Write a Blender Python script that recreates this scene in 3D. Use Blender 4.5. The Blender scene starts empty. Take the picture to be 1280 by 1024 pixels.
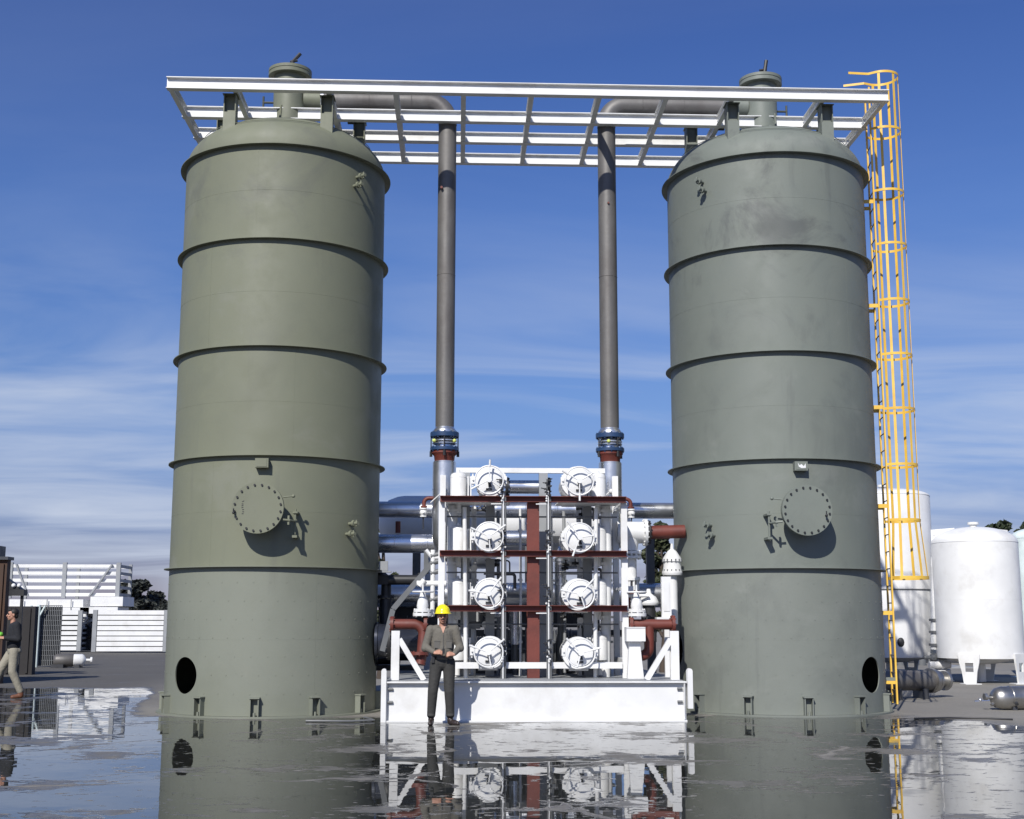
import bpy, bmesh, math, random
from mathutils import Vector, Matrix, noise
R = math.radians
PI = math.pi
scene = bpy.context.scene
COL = scene.collection
random.seed(7)

# ------------------------------------------------------------------ camera (plant frame: x along the two tanks, y away, z up)
F, PITCH, YAW, HCAM = 1599.7, R(9.289), R(2.3865), 1.59
CAM = Vector((-1.25, -23.174, HCAM))
_right = Vector((math.cos(YAW), -math.sin(YAW), 0))
_fh = Vector((math.sin(YAW), math.cos(YAW), 0))
_fwd = _fh*math.cos(PITCH) + Vector((0, 0, math.sin(PITCH)))
_up = -_fh*math.sin(PITCH) + Vector((0, 0, math.cos(PITCH)))
_ro = R(0.0547)
_r2 = _right*math.cos(_ro) + _up*math.sin(_ro)
_u2 = _up*math.cos(_ro) - _right*math.sin(_ro)
cam_d = bpy.data.cameras.new('camera'); cam = bpy.data.objects.new('camera', cam_d); COL.objects.link(cam)
M3 = Matrix((_r2, _u2, -_fwd)).transposed()
cam.matrix_world = Matrix.Translation(CAM) @ M3.to_4x4()
cam_d.lens = F*36/1280; cam_d.sensor_width = 36; cam_d.clip_end = 3000; scene.view_settings.exposure = 0; cam_d.clip_start = .1
scene.camera = cam

def ray(x, y):                      # measured photo position -> viewing direction
    return _r2*((x-640)/F) + _u2*((512-y)/F) + _fwd
def P(x, y, v):                     # point at depth v (plane y = v)
    d = ray(x, y); return CAM + d*((v-CAM.y)/d.y)
def G(x, y, z=0):                   # point at height z
    d = ray(x, y); return CAM + d*((z-CAM.z)/d.z)

# ------------------------------------------------------------------ materials
def newmat(name):
    m = bpy.data.materials.new(name); m.use_nodes = True
    nt = m.node_tree; b = nt.nodes['Principled BSDF']; return m, nt, b
def mat(name, col, rough=.5, metal=0, var=.12, scale=3, bump=0, bscale=40, dirt=None, dirt_amt=.0, dirt_scale=1.5, stretch=(1, 1, 1), spec=.5, lo=.45, hi=.7, rvar=.1):
    m, nt, b = newmat(name); N = nt.nodes.new; L = nt.links.new
    tc = N('ShaderNodeTexCoord'); mp = N('ShaderNodeMapping'); mp.inputs['Scale'].default_value = stretch
    geo = N('ShaderNodeNewGeometry')
    L(geo.outputs['Position'], mp.inputs['Vector'])
    n1 = N('ShaderNodeTexNoise'); n1.inputs['Scale'].default_value = scale; n1.inputs['Detail'].default_value = 6
    L(mp.outputs[0], n1.inputs['Vector'])
    mr = N('ShaderNodeMapRange'); mr.inputs[1].default_value = .3; mr.inputs[2].default_value = .7
    mr.inputs[3].default_value = 1-var; mr.inputs[4].default_value = 1+var
    L(n1.outputs['Fac'], mr.inputs[0])
    mul = N('ShaderNodeVectorMath'); mul.operation = 'SCALE'; mul.inputs[0].default_value = col[:3]
    L(mr.outputs[0], mul.inputs['Scale'])
    last = mul.outputs[0]
    if dirt:
        n2 = N('ShaderNodeTexNoise'); n2.inputs['Scale'].default_value = dirt_scale; n2.inputs['Detail'].default_value = 8; n2.inputs['Roughness'].default_value = .65
        L(mp.outputs[0], n2.inputs['Vector'])
        r2 = N('ShaderNodeMapRange'); r2.inputs[1].default_value = lo; r2.inputs[2].default_value = hi; r2.inputs[3].default_value = 0; r2.inputs[4].default_value = dirt_amt
        L(n2.outputs['Fac'], r2.inputs[0])
        mx = N('ShaderNodeMix'); mx.data_type = 'RGBA'
        L(r2.outputs[0], mx.inputs[0]); L(last, mx.inputs[6]); mx.inputs[7].default_value = (*dirt, 1)
        last = mx.outputs[2]
    L(last, b.inputs['Base Color'])
    b.inputs['Metallic'].default_value = metal
    b.inputs['Specular IOR Level'].default_value = spec
    rr = N('ShaderNodeMapRange'); rr.inputs[1].default_value = .3; rr.inputs[2].default_value = .7
    rr.inputs[3].default_value = max(.02, rough-rvar); rr.inputs[4].default_value = min(1, rough+rvar)
    L(n1.outputs['Fac'], rr.inputs[0]); L(rr.outputs[0], b.inputs['Roughness'])
    if bump:
        n3 = N('ShaderNodeTexNoise'); n3.inputs['Scale'].default_value = bscale; n3.inputs['Detail'].default_value = 3
        L(geo.outputs['Position'], n3.inputs['Vector'])
        bp = N('ShaderNodeBump'); bp.inputs['Strength'].default_value = bump; bp.inputs['Distance'].default_value = .02
        L(n3.outputs['Fac'], bp.inputs['Height']); L(bp.outputs[0], b.inputs['Normal'])
    return m

M = {}
M['green_l'] = mat('olive_green_primer', (.140, .154, .110), .62, 0, .07, .9, .12, 9, (.10, .105, .085), .5, .55, (1, 1, .6))
M['green_r'] = mat('grey_green_primer', (.134, .152, .128), .62, 0, .08, .9, .12, 9, (.06, .068, .064), .75, .75, (1, 1, .8), lo=.5, hi=.72)
M['green_dk'] = mat('dark_green_paint', (.05, .055, .042), .6)
M['white'] = mat('white_paint', (.70, .70, .69), .42, 0, .05, 2, .08, 8, (.36, .33, .28), .35, 1.4, lo=.52, hi=.75)
M['white_old'] = mat('chalky_white_paint', (.66, .66, .66), .5, 0, .06, 1.2, .05, 8, (.42, .4, .37), .3, .8)
M['silver'] = mat('aluminium_cladding', (.66, .67, .69), .29, .92, .06, 2.5, .1, 5)
M['steel'] = mat('brushed_stainless', (.42, .41, .39), .36, .9, .12, 3, .1, 12, (.2, .18, .16), .4, 2)
M['galv'] = mat('grey_steel_pipe', (.140, .134, .128), .55, .3, .14, 2, .12, 10, (.085, .075, .07), .7, 2.2, (1, 1, .4))
M['rust'] = mat('red_oxide_primer', (.135, .030, .020), .55, 0, .15, 3, .1, 20, (.06, .018, .013), .5, 2.5)
M['yellow'] = mat('safety_yellow_paint', (.74, .47, .07), .42, 0, .08, 3, 0, 8, (.5, .24, .03), .4, 2)
M['black'] = mat('black_fittings', (.018, .018, .02), .5, 0, .2)
M['dark'] = mat('dark_grey_steel', (.05, .052, .058), .45, .3, .2)
M['grey'] = mat('grey_paint_and_shade', (.26, .27, .28), .5, 0, .08)  # also stands in for shade on the rear columns and rack ends
M['greyd'] = mat('mid_grey_paint', (.12, .125, .13), .5, 0, .1)
M['blue'] = mat('blue_coated_flange', (.018, .045, .11), .4, 0, .12)
M['blueblk'] = mat('blue_black_shell', (.035, .04, .055), .25, .4, .15)
M['limetag'] = mat('lime_band', (.55, .62, .15), .5)
M['brownwall'] = mat('brown_stained_steel', (.05, .022, .010), .7, 0, .25, 2)
M['shedwall'] = mat('shade_dark_wall', (.022, .02, .021), .8, 0, .15, 3, .1, 12)  # dark tone holds the shade lying on this wall
M['net'] = mat('black_mesh', (.02, .022, .026), .7)
M['brass'] = mat('tan_paint', (.35, .27, .15), .5)
M['pale'] = mat('pale_green_white_paint', (.62, .70, .68), .5)
M['bluebox'] = mat('blue_enamel', (.05, .18, .42), .4)
M['skin'] = mat('skin', (.42, .22, .15), .5, 0, .08, 30)
M['shirt'] = mat('grey_khaki_shirt', (.125, .115, .096), .85, 0, .10, 14, .5, 28)
M['shirt_dk'] = mat('dark_shirt_trim', (.11, .105, .095), .85)  # a little darker than the shirt, for placket and pockets
M['trouser'] = mat('charcoal_trousers', (.036, .035, .033), .85, 0, .12, 10, .5, 22)
M['boot'] = mat('dark_leather', (.03, .022, .02), .35)
M['hardhat'] = mat('yellow_hard_hat', (.85, .72, .02), .3, 0, .03)
M['hair'] = mat('dark_hair', (.012, .010, .009), .6)
M['eye'] = mat('dark_eye', (.01, .01, .01), .2)
M['lip'] = mat('lip', (.25, .09, .07), .5)
M['sweater'] = mat('black_sweater', (.013, .014, .018), .9, 0, .2, 20, .4, 30)
M['beige'] = mat('beige_trousers', (.26, .24, .19), .85, 0, .1, 10, .5, 20)
M['tanboot'] = mat('brown_boot', (.13, .05, .025), .6)
M['lime'] = mat('bright_green_cloth', (.16, .50, .05), .7, 0, .2, 20)
M['bark'] = mat('bark', (.06, .045, .035), .9, 0, .2, 8)
M['ink'] = mat('black_marker', (.012, .012, .015), .6)
M['concrete'] = mat('concrete_block', (.22, .21, .195), .85, 0, .12, 2)

def tankpaint(name, col, low, chalk, smudge, sm_amt, seed):
    m, nt, b = newmat(name); N = nt.nodes.new; L = nt.links.new
    g = N('ShaderNodeNewGeometry'); sp_ = N('ShaderNodeSeparateXYZ'); L(g.outputs['Position'], sp_.inputs[0])
    def nz(scale, st, det=6, ro=.6, off=0, dist=0):
        mp_ = N('ShaderNodeMapping'); mp_.inputs['Scale'].default_value = st; mp_.inputs['Location'].default_value = (seed+off, seed*.7, off); L(g.outputs['Position'], mp_.inputs['Vector'])
        n = N('ShaderNodeTexNoise'); n.inputs['Scale'].default_value = scale; n.inputs['Detail'].default_value = det; n.inputs['Roughness'].default_value = ro; n.inputs['Distortion'].default_value = dist; L(mp_.outputs[0], n.inputs['Vector']); return n.outputs['Fac']
    def mr_(v, a, b_, c, d):
        n = N('ShaderNodeMapRange'); n.interpolation_type = 'SMOOTHSTEP'
        for i, q in enumerate((a, b_, c, d)): n.inputs[i+1].default_value = q
        L(v, n.inputs[0]); return n.outputs[0]
    def mix_(f, a, b_):
        n = N('ShaderNodeMix'); n.data_type = 'RGBA'; L(f, n.inputs[0])
        for i, q in ((6, a), (7, b_)):
            if isinstance(q, tuple): n.inputs[i].default_value = (*q, 1)
            else: L(q, n.inputs[i])
        return n.outputs[2]
    c = mix_(mr_(sp_.outputs[2], 2.42, 2.46, 1, 0), col, low)          # the lowest course is painted a paler tone
    c = mix_(mr_(nz(.45, (1,1,.8), 7, .55), .35, .7, 0, .45), c, tuple(q*.82 for q in col))
    c = mix_(mr_(nz(.9, (1,1,1.2), 8, .62, 5, .5), .56, .72, 0, .40), c, chalk)
    zt = mr_(sp_.outputs[2], 5.5, 9.0, .30, 1.0); sm_ = N('ShaderNodeMath'); sm_.operation = 'MULTIPLY'       # scuffs gather on the top course
    L(mr_(nz(.75, (1,1,.9), 8, .68, 11, .6), .50, .68, 0, sm_amt), sm_.inputs[0]); L(zt, sm_.inputs[1]); c = mix_(sm_.outputs[0], c, smudge)
    c = mix_(mr_(nz(3.2, (1,1,.10), 5, .6, 17), .60, .78, 0, .35), c, smudge)     # runs down the plate
    c = mix_(mr_(nz(22, (1,1,.8), 4, .7, 23), .60, .75, 0, .25), c, tuple(q*.7 for q in col))
    L(c, b.inputs['Base Color']); L(mr_(nz(2, (1,1,1)), .3, .7, .50, .72), b.inputs['Roughness'])
    bp = N('ShaderNodeBump'); bp.inputs['Strength'].default_value = .25; bp.inputs['Distance'].default_value = .03; L(nz(.8, (1,1,1), 3, .5, 31), bp.inputs['Height'])
    bp2 = N('ShaderNodeBump'); bp2.inputs['Strength'].default_value = .08; bp2.inputs['Distance'].default_value = .01; L(nz(45, (1,1,1), 3, .6), bp2.inputs['Height']); L(bp.outputs[0], bp2.inputs['Normal'])
    L(bp2.outputs[0], b.inputs['Normal']); return m
M['green_l'] = tankpaint('olive_green_primer', (.164, .173, .120), (.186, .198, .160), (.20, .205, .165), (.105, .108, .092), .45, 3.1)
M['green_r'] = tankpaint('grey_green_primer', (.162, .180, .156), (.184, .198, .174), (.225, .235, .212), (.082, .088, .084), .85, 9.4)

def leafmat(name, a, b_):
    m, nt, b = newmat(name); N = nt.nodes.new; L = nt.links.new
    g = N('ShaderNodeNewGeometry'); n = N('ShaderNodeTexNoise'); n.inputs['Scale'].default_value = .6
    L(g.outputs['Position'], n.inputs['Vector'])
    ad = N('ShaderNodeMath'); ad.operation = 'ADD'
    L(g.outputs['Random Per Island'], ad.inputs[0]); L(n.outputs['Fac'], ad.inputs[1])
    mr = N('ShaderNodeMapRange'); mr.inputs[1].default_value = .3; mr.inputs[2].default_value = 1.5
    L(ad.outputs[0], mr.inputs[0])
    mx = N('ShaderNodeMix'); mx.data_type = 'RGBA'; mx.inputs[6].default_value = (*a, 1); mx.inputs[7].default_value = (*b_, 1)
    L(mr.outputs[0], mx.inputs[0]); L(mx.outputs[2], b.inputs['Base Color'])
    b.inputs['Roughness'].default_value = .7
    return m
M['leaf'] = leafmat('dark_leaves', (.012, .02, .010), (.035, .05, .022))
M['leaf2'] = leafmat('olive_leaves', (.02, .028, .012), (.06, .07, .03))
M['leaf3'] = leafmat('far_dark_leaves', (.02, .022, .02), (.035, .042, .035))

# ------------------------------------------------------------------ mesh builder
class B:
    """collects solids (world coordinates) for one mesh"""
    def __init__(s): s.bm = bmesh.new(); s.mi = 0
    def _f(s, vs):
        try:
            f = s.bm.faces.new(vs); f.material_index = s.mi; return f
        except ValueError: return None
    def box(s, a, b, rot=None, piv=None):
        x0, y0, z0 = [min(p, q) for p, q in zip(a, b)]; x1, y1, z1 = [max(p, q) for p, q in zip(a, b)]
        c = [Vector(q) for q in ((x0,y0,z0),(x1,y0,z0),(x1,y1,z0),(x0,y1,z0),(x0,y0,z1),(x1,y0,z1),(x1,y1,z1),(x0,y1,z1))]
        if rot:
            piv = Vector(piv) if piv else (c[0]+c[6])/2
            c = [piv + rot @ (q-piv) for q in c]
        v = [s.bm.verts.new(q) for q in c]
        for f in ((3,2,1,0),(4,5,6,7),(0,1,5,4),(1,2,6,5),(2,3,7,6),(3,0,4,7)): s._f([v[i] for i in f])
        return s
    def basis(s, d):
        d = d.normalized(); a = Vector((0,0,1)) if abs(d.z) < .95 else Vector((0,1,0))
        x = a.cross(d).normalized(); return x, d.cross(x)
    def lathe(s, c, axis, prof, n=32, closed=False):
        """prof: list of (r, h) along axis from c"""
        c = Vector(c); axis = Vector(axis).normalized(); x, y = s.basis(axis); rings = []
        for r, h in prof:
            if r < 1e-6: rings.append([s.bm.verts.new(c+axis*h)])
            else: rings.append([s.bm.verts.new(c+axis*h+(x*math.cos(2*PI*i/n)+y*math.sin(2*PI*i/n))*r) for i in range(n)])
        pairs = list(zip(rings, rings[1:]))
        if closed: pairs.append((rings[-1], rings[0]))
        for A, C in pairs:
            for i in range(n):
                j = (i+1) % n
                if len(A) == 1 and len(C) == 1: continue
                if len(A) == 1: s._f([A[0], C[j], C[i]])
                elif len(C) == 1: s._f([A[i], A[j], C[0]])
                else: s._f([A[i], A[j], C[j], C[i]])
        return s
    def cyl(s, a, b, r, n=20, r2=None):
        a = Vector(a); b = Vector(b); h = (b-a).length; r2 = r if r2 is None else r2
        return s.lathe(a, b-a, [(0,0),(r,0),(r2,h),(0,h)], n)
    def tube(s, pts, r, n=14, rs=None, caps=True):
        pts = [Vector(p) for p in pts]; rings = []; px = None
        for i, p in enumerate(pts):
            d = (pts[min(i+1,len(pts)-1)]-pts[max(i-1,0)]).normalized()
            if px is None: px, py = s.basis(d)
            else:
                px = (px-d*px.dot(d)).normalized(); py = d.cross(px)
            rr = rs[i] if rs else r
            rings.append([s.bm.verts.new(p+(px*math.cos(2*PI*k/n)+py*math.sin(2*PI*k/n))*rr) for k in range(n)])
        for A, C in zip(rings, rings[1:]):
            for k in range(n): s._f([A[k], A[(k+1)%n], C[(k+1)%n], C[k]])
        if caps:
            s._f(rings[0][::-1]); s._f(rings[-1])
        return s
    def torus(s, c, axis, R_, r, n=36, m=8, a0=0, a1=2*PI, xdir=None):
        c = Vector(c); axis = Vector(axis).normalized(); x, y = s.basis(axis)
        if xdir: x = Vector(xdir).normalized(); y = axis.cross(x)
        full = abs(a1-a0-2*PI) < 1e-5; k = n if full else n+1; rings = []
        for i in range(k):
            t = a0+(a1-a0)*i/n; d = x*math.cos(t)+y*math.sin(t)
            rings.append([s.bm.verts.new(c+d*(R_+r*math.cos(2*PI*j/m))+axis*(r*math.sin(2*PI*j/m))) for j in range(m)])
        for i in range(n):
            A, C = rings[i], rings[(i+1) % k]
            for j in range(m): s._f([A[j], C[j], C[(j+1)%m], A[(j+1)%m]])
        if not full: s._f(rings[0]); s._f(rings[-1][::-1])
        return s
    def strip(s, pts, w, t, up):
        """flat bar along pts: width w along 'up', thickness t sideways"""
        pts = [Vector(p) for p in pts]; up = Vector(up); rings = []
        for i, p in enumerate(pts):
            d = (pts[min(i+1,len(pts)-1)]-pts[max(i-1,0)]).normalized(); q = d.cross(up).normalized()
            rings.append([s.bm.verts.new(p+up*a*w/2+q*b*t/2) for a, b in ((-1,-1),(1,-1),(1,1),(-1,1))])
        for A, C in zip(rings, rings[1:]):
            for k in range(4): s._f([A[k], A[(k+1)%4], C[(k+1)%4], C[k]])
        s._f(rings[0][::-1]); s._f(rings[-1]); return s
    def beam(s, a, b, w, h, up=(0,0,1)):
        """solid rectangular bar from a to b"""
        a = Vector(a); b = Vector(b); d = (b-a).normalized(); up = Vector(up); q = d.cross(up).normalized(); u = q.cross(d)
        v = [s.bm.verts.new(p+q*i*w/2+u*j*h/2) for p in (a, b) for i, j in ((-1,-1),(1,-1),(1,1),(-1,1))]
        for f in ((3,2,1,0),(4,5,6,7),(0,1,5,4),(1,2,6,5),(2,3,7,6),(3,0,4,7)): s._f([v[i] for i in f])
        return s
    def ibeam(s, a, b, w, h, tf=.012, tw=.010, up=(0,0,1), channel=0):
        """I section from a to b (centre line); channel=+-1 puts the web on that edge"""
        a = Vector(a); b = Vector(b); d = (b-a).normalized(); up = Vector(up); q = d.cross(up).normalized(); u = q.cross(d).normalized()
        W, H = w/2, h/2
        if channel == 0: o = [(-W,-H),(W,-H),(W,-H+tf),(tw/2,-H+tf),(tw/2,H-tf),(W,H-tf),(W,H),(-W,H),(-W,H-tf),(-tw/2,H-tf),(-tw/2,-H+tf),(-W,-H+tf)]
        else:
            k = channel; o = [(-W*k,-H),(W*k,-H),(W*k,-H+tf),(-(W-tw)*k,-H+tf),(-(W-tw)*k,H-tf),(W*k,H-tf),(W*k,H),(-W*k,H)]
            if k < 0: o = o[::-1]
        A = [s.bm.verts.new(a+q*i+u*j) for i, j in o]; C = [s.bm.verts.new(b+q*i+u*j) for i, j in o]; n = len(o)
        for i in range(n): s._f([A[i], A[(i+1)%n], C[(i+1)%n], C[i]])
        s._f(A[::-1]); s._f(C); return s
    def prism(s, poly, thick):
        """poly: list of 3d points (planar), thick: vector"""
        t = Vector(thick); A = [s.bm.verts.new(Vector(p)) for p in poly]; C = [s.bm.verts.new(Vector(p)+t) for p in poly]; n = len(A)
        for i in range(n): s._f([A[i], A[(i+1)%n], C[(i+1)%n], C[i]])
        s._f(A[::-1]); s._f(C); return s
    def ball(s, c, r, n=12, sc=(1,1,1)):
        c = Vector(c); k = n//2; prof = [(math.sin(PI*i/k)*r, -math.cos(PI*i/k)*r) for i in range(k+1)]
        prof[0] = (0, -r); prof[-1] = (0, r); st = len(s.bm.verts); s.lathe(c, (0,0,1), prof, n)
        s.bm.verts.ensure_lookup_table()
        for v in s.bm.verts[st:]: v.co = Vector([c[i]+(v.co[i]-c[i])*sc[i] for i in range(3)])
        return s
    def flange(s, c, axis, r, t, bolts=12, br=.015):
        c = Vector(c); ax = Vector(axis).normalized(); s.cyl(c-ax*t/2, c+ax*t/2, r, 28)
        x, y = s.basis(ax)
        for i in range(bolts):
            q = c+(x*math.cos(2*PI*i/bolts)+y*math.sin(2*PI*i/bolts))*(r-br*1.6)
            s.cyl(q-ax*(t/2+br*1.3), q+ax*(t/2+br*1.3), br, 6)
        return s

BASE = {}
def finish(bm, ang=38):
    bmesh.ops.recalc_face_normals(bm, faces=bm.faces[:])
    for f in bm.faces: f.smooth = True
    for e in bm.edges:
        if len(e.link_faces) == 2:
            if e.link_faces[0].normal.angle(e.link_faces[1].normal, 0) > R(ang): e.smooth = False
        else: e.smooth = False
def tag(o, label=None, cat=None, group=None, kind=None):
    if label: o['label'] = label
    if cat: o['category'] = cat
    if group: o['group'] = group
    if kind: o['kind'] = kind
    return o
def thing(name, base, label, cat, group=None):
    o = bpy.data.objects.new(name, None); COL.objects.link(o); o.location = base; o.empty_display_size = .2
    BASE[o] = Vector(base); return tag(o, label, cat, group)
def obj(name, b, m, parent=None, label=None, cat=None, group=None, kind=None, base=None, ang=38, recalc=True):
    """turn a builder into one mesh object, origin at the parent's base (world coordinates in)"""
    bm = b.bm if isinstance(b, B) else b
    if recalc: finish(bm, ang)
    off = BASE[parent] if parent else Vector(base if base else (0,0,0))
    me = bpy.data.meshes.new(name)
    bmesh.ops.translate(bm, verts=bm.verts[:], vec=-off); bm.to_mesh(me); bm.free()
    for x in (m if isinstance(m, (list, tuple)) else [m]): me.materials.append(M[x] if isinstance(x, str) else x)
    o = bpy.data.objects.new(name, me); COL.objects.link(o)
    if parent: o.parent = parent
    else: o.location = off
    BASE[o] = off
    return tag(o, label, cat, group, kind)
def copy_tree(root, delta, label=None):
    mp = {}
    def rec(o, par):
        c = o.copy(); COL.objects.link(c); c.parent = par
        for ch in [x for x in kids.get(o, [])]: rec(ch, c)
        return c
    kids = {}
    for x in bpy.data.objects:
        if x.parent: kids.setdefault(x.parent, []).append(x)
    c = rec(root, None); c.location = Vector(root.location)+Vector(delta)
    if label: c['label'] = label
    return c
def elbow(a, corner, b, rad, n=10):
    """path a -> corner -> b with a bend of radius rad"""
    a, c, b = Vector(a), Vector(corner), Vector(b); d1 = (a-c).normalized(); d2 = (b-c).normalized()
    th = d1.angle(d2); t = rad/math.tan(th/2); p1 = c+d1*t; p2 = c+d2*t
    bis = (d1+d2).normalized(); o = c+bis*(rad/math.sin(th/2)); out = [a]
    for i in range(n+1):
        k = i/n; q = (p1-o).lerp(p2-o, k).normalized()*rad
        # even spacing along the arc
        A = (p1-o).normalized(); Bv = (p2-o).normalized(); w = A.angle(Bv)
        q = (A*math.sin((1-k)*w)+Bv*math.sin(k*w))/math.sin(w)*rad
        out.append(o+q)
    out.append(b); return out

# ------------------------------------------------------------------ sun and sky
EL, AZ = R(39.3), R(21.2)
Ldir = Vector((math.sin(AZ)*math.cos(EL), math.cos(AZ)*math.cos(EL), -math.sin(EL)))
sd = bpy.data.lights.new('sun', 'SUN'); sd.energy = 4.6; sd.angle = R(.53); sd.color = (1, .965, .90)
so = bpy.data.objects.new('sun', sd); COL.objects.link(so); so.rotation_euler = Ldir.to_track_quat('-Z', 'Y').to_euler(); so.location = (-20, -50, 60)
w = bpy.data.worlds.new('World'); scene.world = w; w.use_nodes = True; nt = w.node_tree; N = nt.nodes.new; L = nt.links.new
bg = nt.nodes['Background']; bg.inputs['Strength'].default_value = .085
sky = N('ShaderNodeTexSky'); sky.sky_type = 'NISHITA'; sky.sun_disc = False; sky.sun_elevation = EL; sky.sun_rotation = AZ+PI
sky.air_density = 1.1; sky.dust_density = .6; sky.ozone_density = 2.6
tc = N('ShaderNodeTexCoord'); sp = N('ShaderNodeSeparateXYZ'); L(tc.outputs['Generated'], sp.inputs[0])
# cirrus: noise on the direction projected to a high layer
zz = N('ShaderNodeMath'); zz.operation = 'MAXIMUM'; zz.inputs[1].default_value = .03; L(sp.outputs[2], zz.inputs[0])
za = N('ShaderNodeMath'); za.operation = 'ADD'; za.inputs[1].default_value = .12; L(zz.outputs[0], za.inputs[0])
dv = N('ShaderNodeVectorMath'); dv.operation = 'DIVIDE'; cb = N('ShaderNodeCombineXYZ')
for i in range(3): L(za.outputs[0], cb.inputs[i])
L(tc.outputs['Generated'], dv.inputs[0]); L(cb.outputs[0], dv.inputs[1])
mp = N('ShaderNodeMapping'); mp.inputs['Rotation'].default_value = (0, 0, R(9)); mp.inputs['Scale'].default_value = (.50, 1.15, 0); mp.inputs['Location'].default_value = (1.7, .6, 0); L(dv.outputs[0], mp.inputs['Vector'])
cn = N('ShaderNodeTexNoise'); cn.inputs['Scale'].default_value = 1.35; cn.inputs['Detail'].default_value = 9; cn.inputs['Roughness'].default_value = .54; cn.inputs['Distortion'].default_value = .7
L(mp.outputs[0], cn.inputs['Vector'])
cr = N('ShaderNodeMapRange'); cr.inputs[1].default_value = .40; cr.inputs[2].default_value = .78; L(cn.outputs['Fac'], cr.inputs[0])
em = N('ShaderNodeMapRange'); em.interpolation_type = 'SMOOTHSTEP'; em.inputs[1].default_value = .33; em.inputs[2].default_value = .10; em.inputs[3].default_value = .06; em.inputs[4].default_value = 1.0; L(sp.outputs[2], em.inputs[0])
cm = N('ShaderNodeMath'); cm.operation = 'MULTIPLY'; L(cr.outputs[0], cm.inputs[0]); L(em.outputs[0], cm.inputs[1])
mx = N('ShaderNodeMix'); mx.data_type = 'RGBA'; L(cm.outputs[0], mx.inputs[0]); mx.inputs[7].default_value = (6.2, 6.9, 8.3, 1)
tint = N('ShaderNodeVectorMath'); tint.operation = 'MULTIPLY'; tint.inputs[1].default_value = (1, 1, 1); tr = N('ShaderNodeValToRGB'); L(sp.outputs[2], tr.inputs[0]); L(tr.outputs[0], tint.inputs[1])
for i_, (p_, c_) in enumerate(((0, (.50,.47,.80)), (.06, (.50,.52,.86)), (.16, (.54,.65,.99)), (.30, (.52,.68,1.10)), (.45, (.42,.58,1.05)), (1, (.6,.8,1.15)))):
    e_ = tr.color_ramp.elements[i_] if i_ < 2 else tr.color_ramp.elements.new(p_)
    e_.position = p_; e_.color = (*c_, 1)
tr.color_ramp.elements[0].position = 0
L(sky.outputs[0], tint.inputs[0]); L(tint.outputs[0], mx.inputs[6]); L(mx.outputs[2], bg.inputs['Color'])
scene.view_settings.view_transform = 'Standard'; scene.view_settings.look = 'None'; scene.view_settings.exposure = .16; scene.view_settings.gamma = 1

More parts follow.
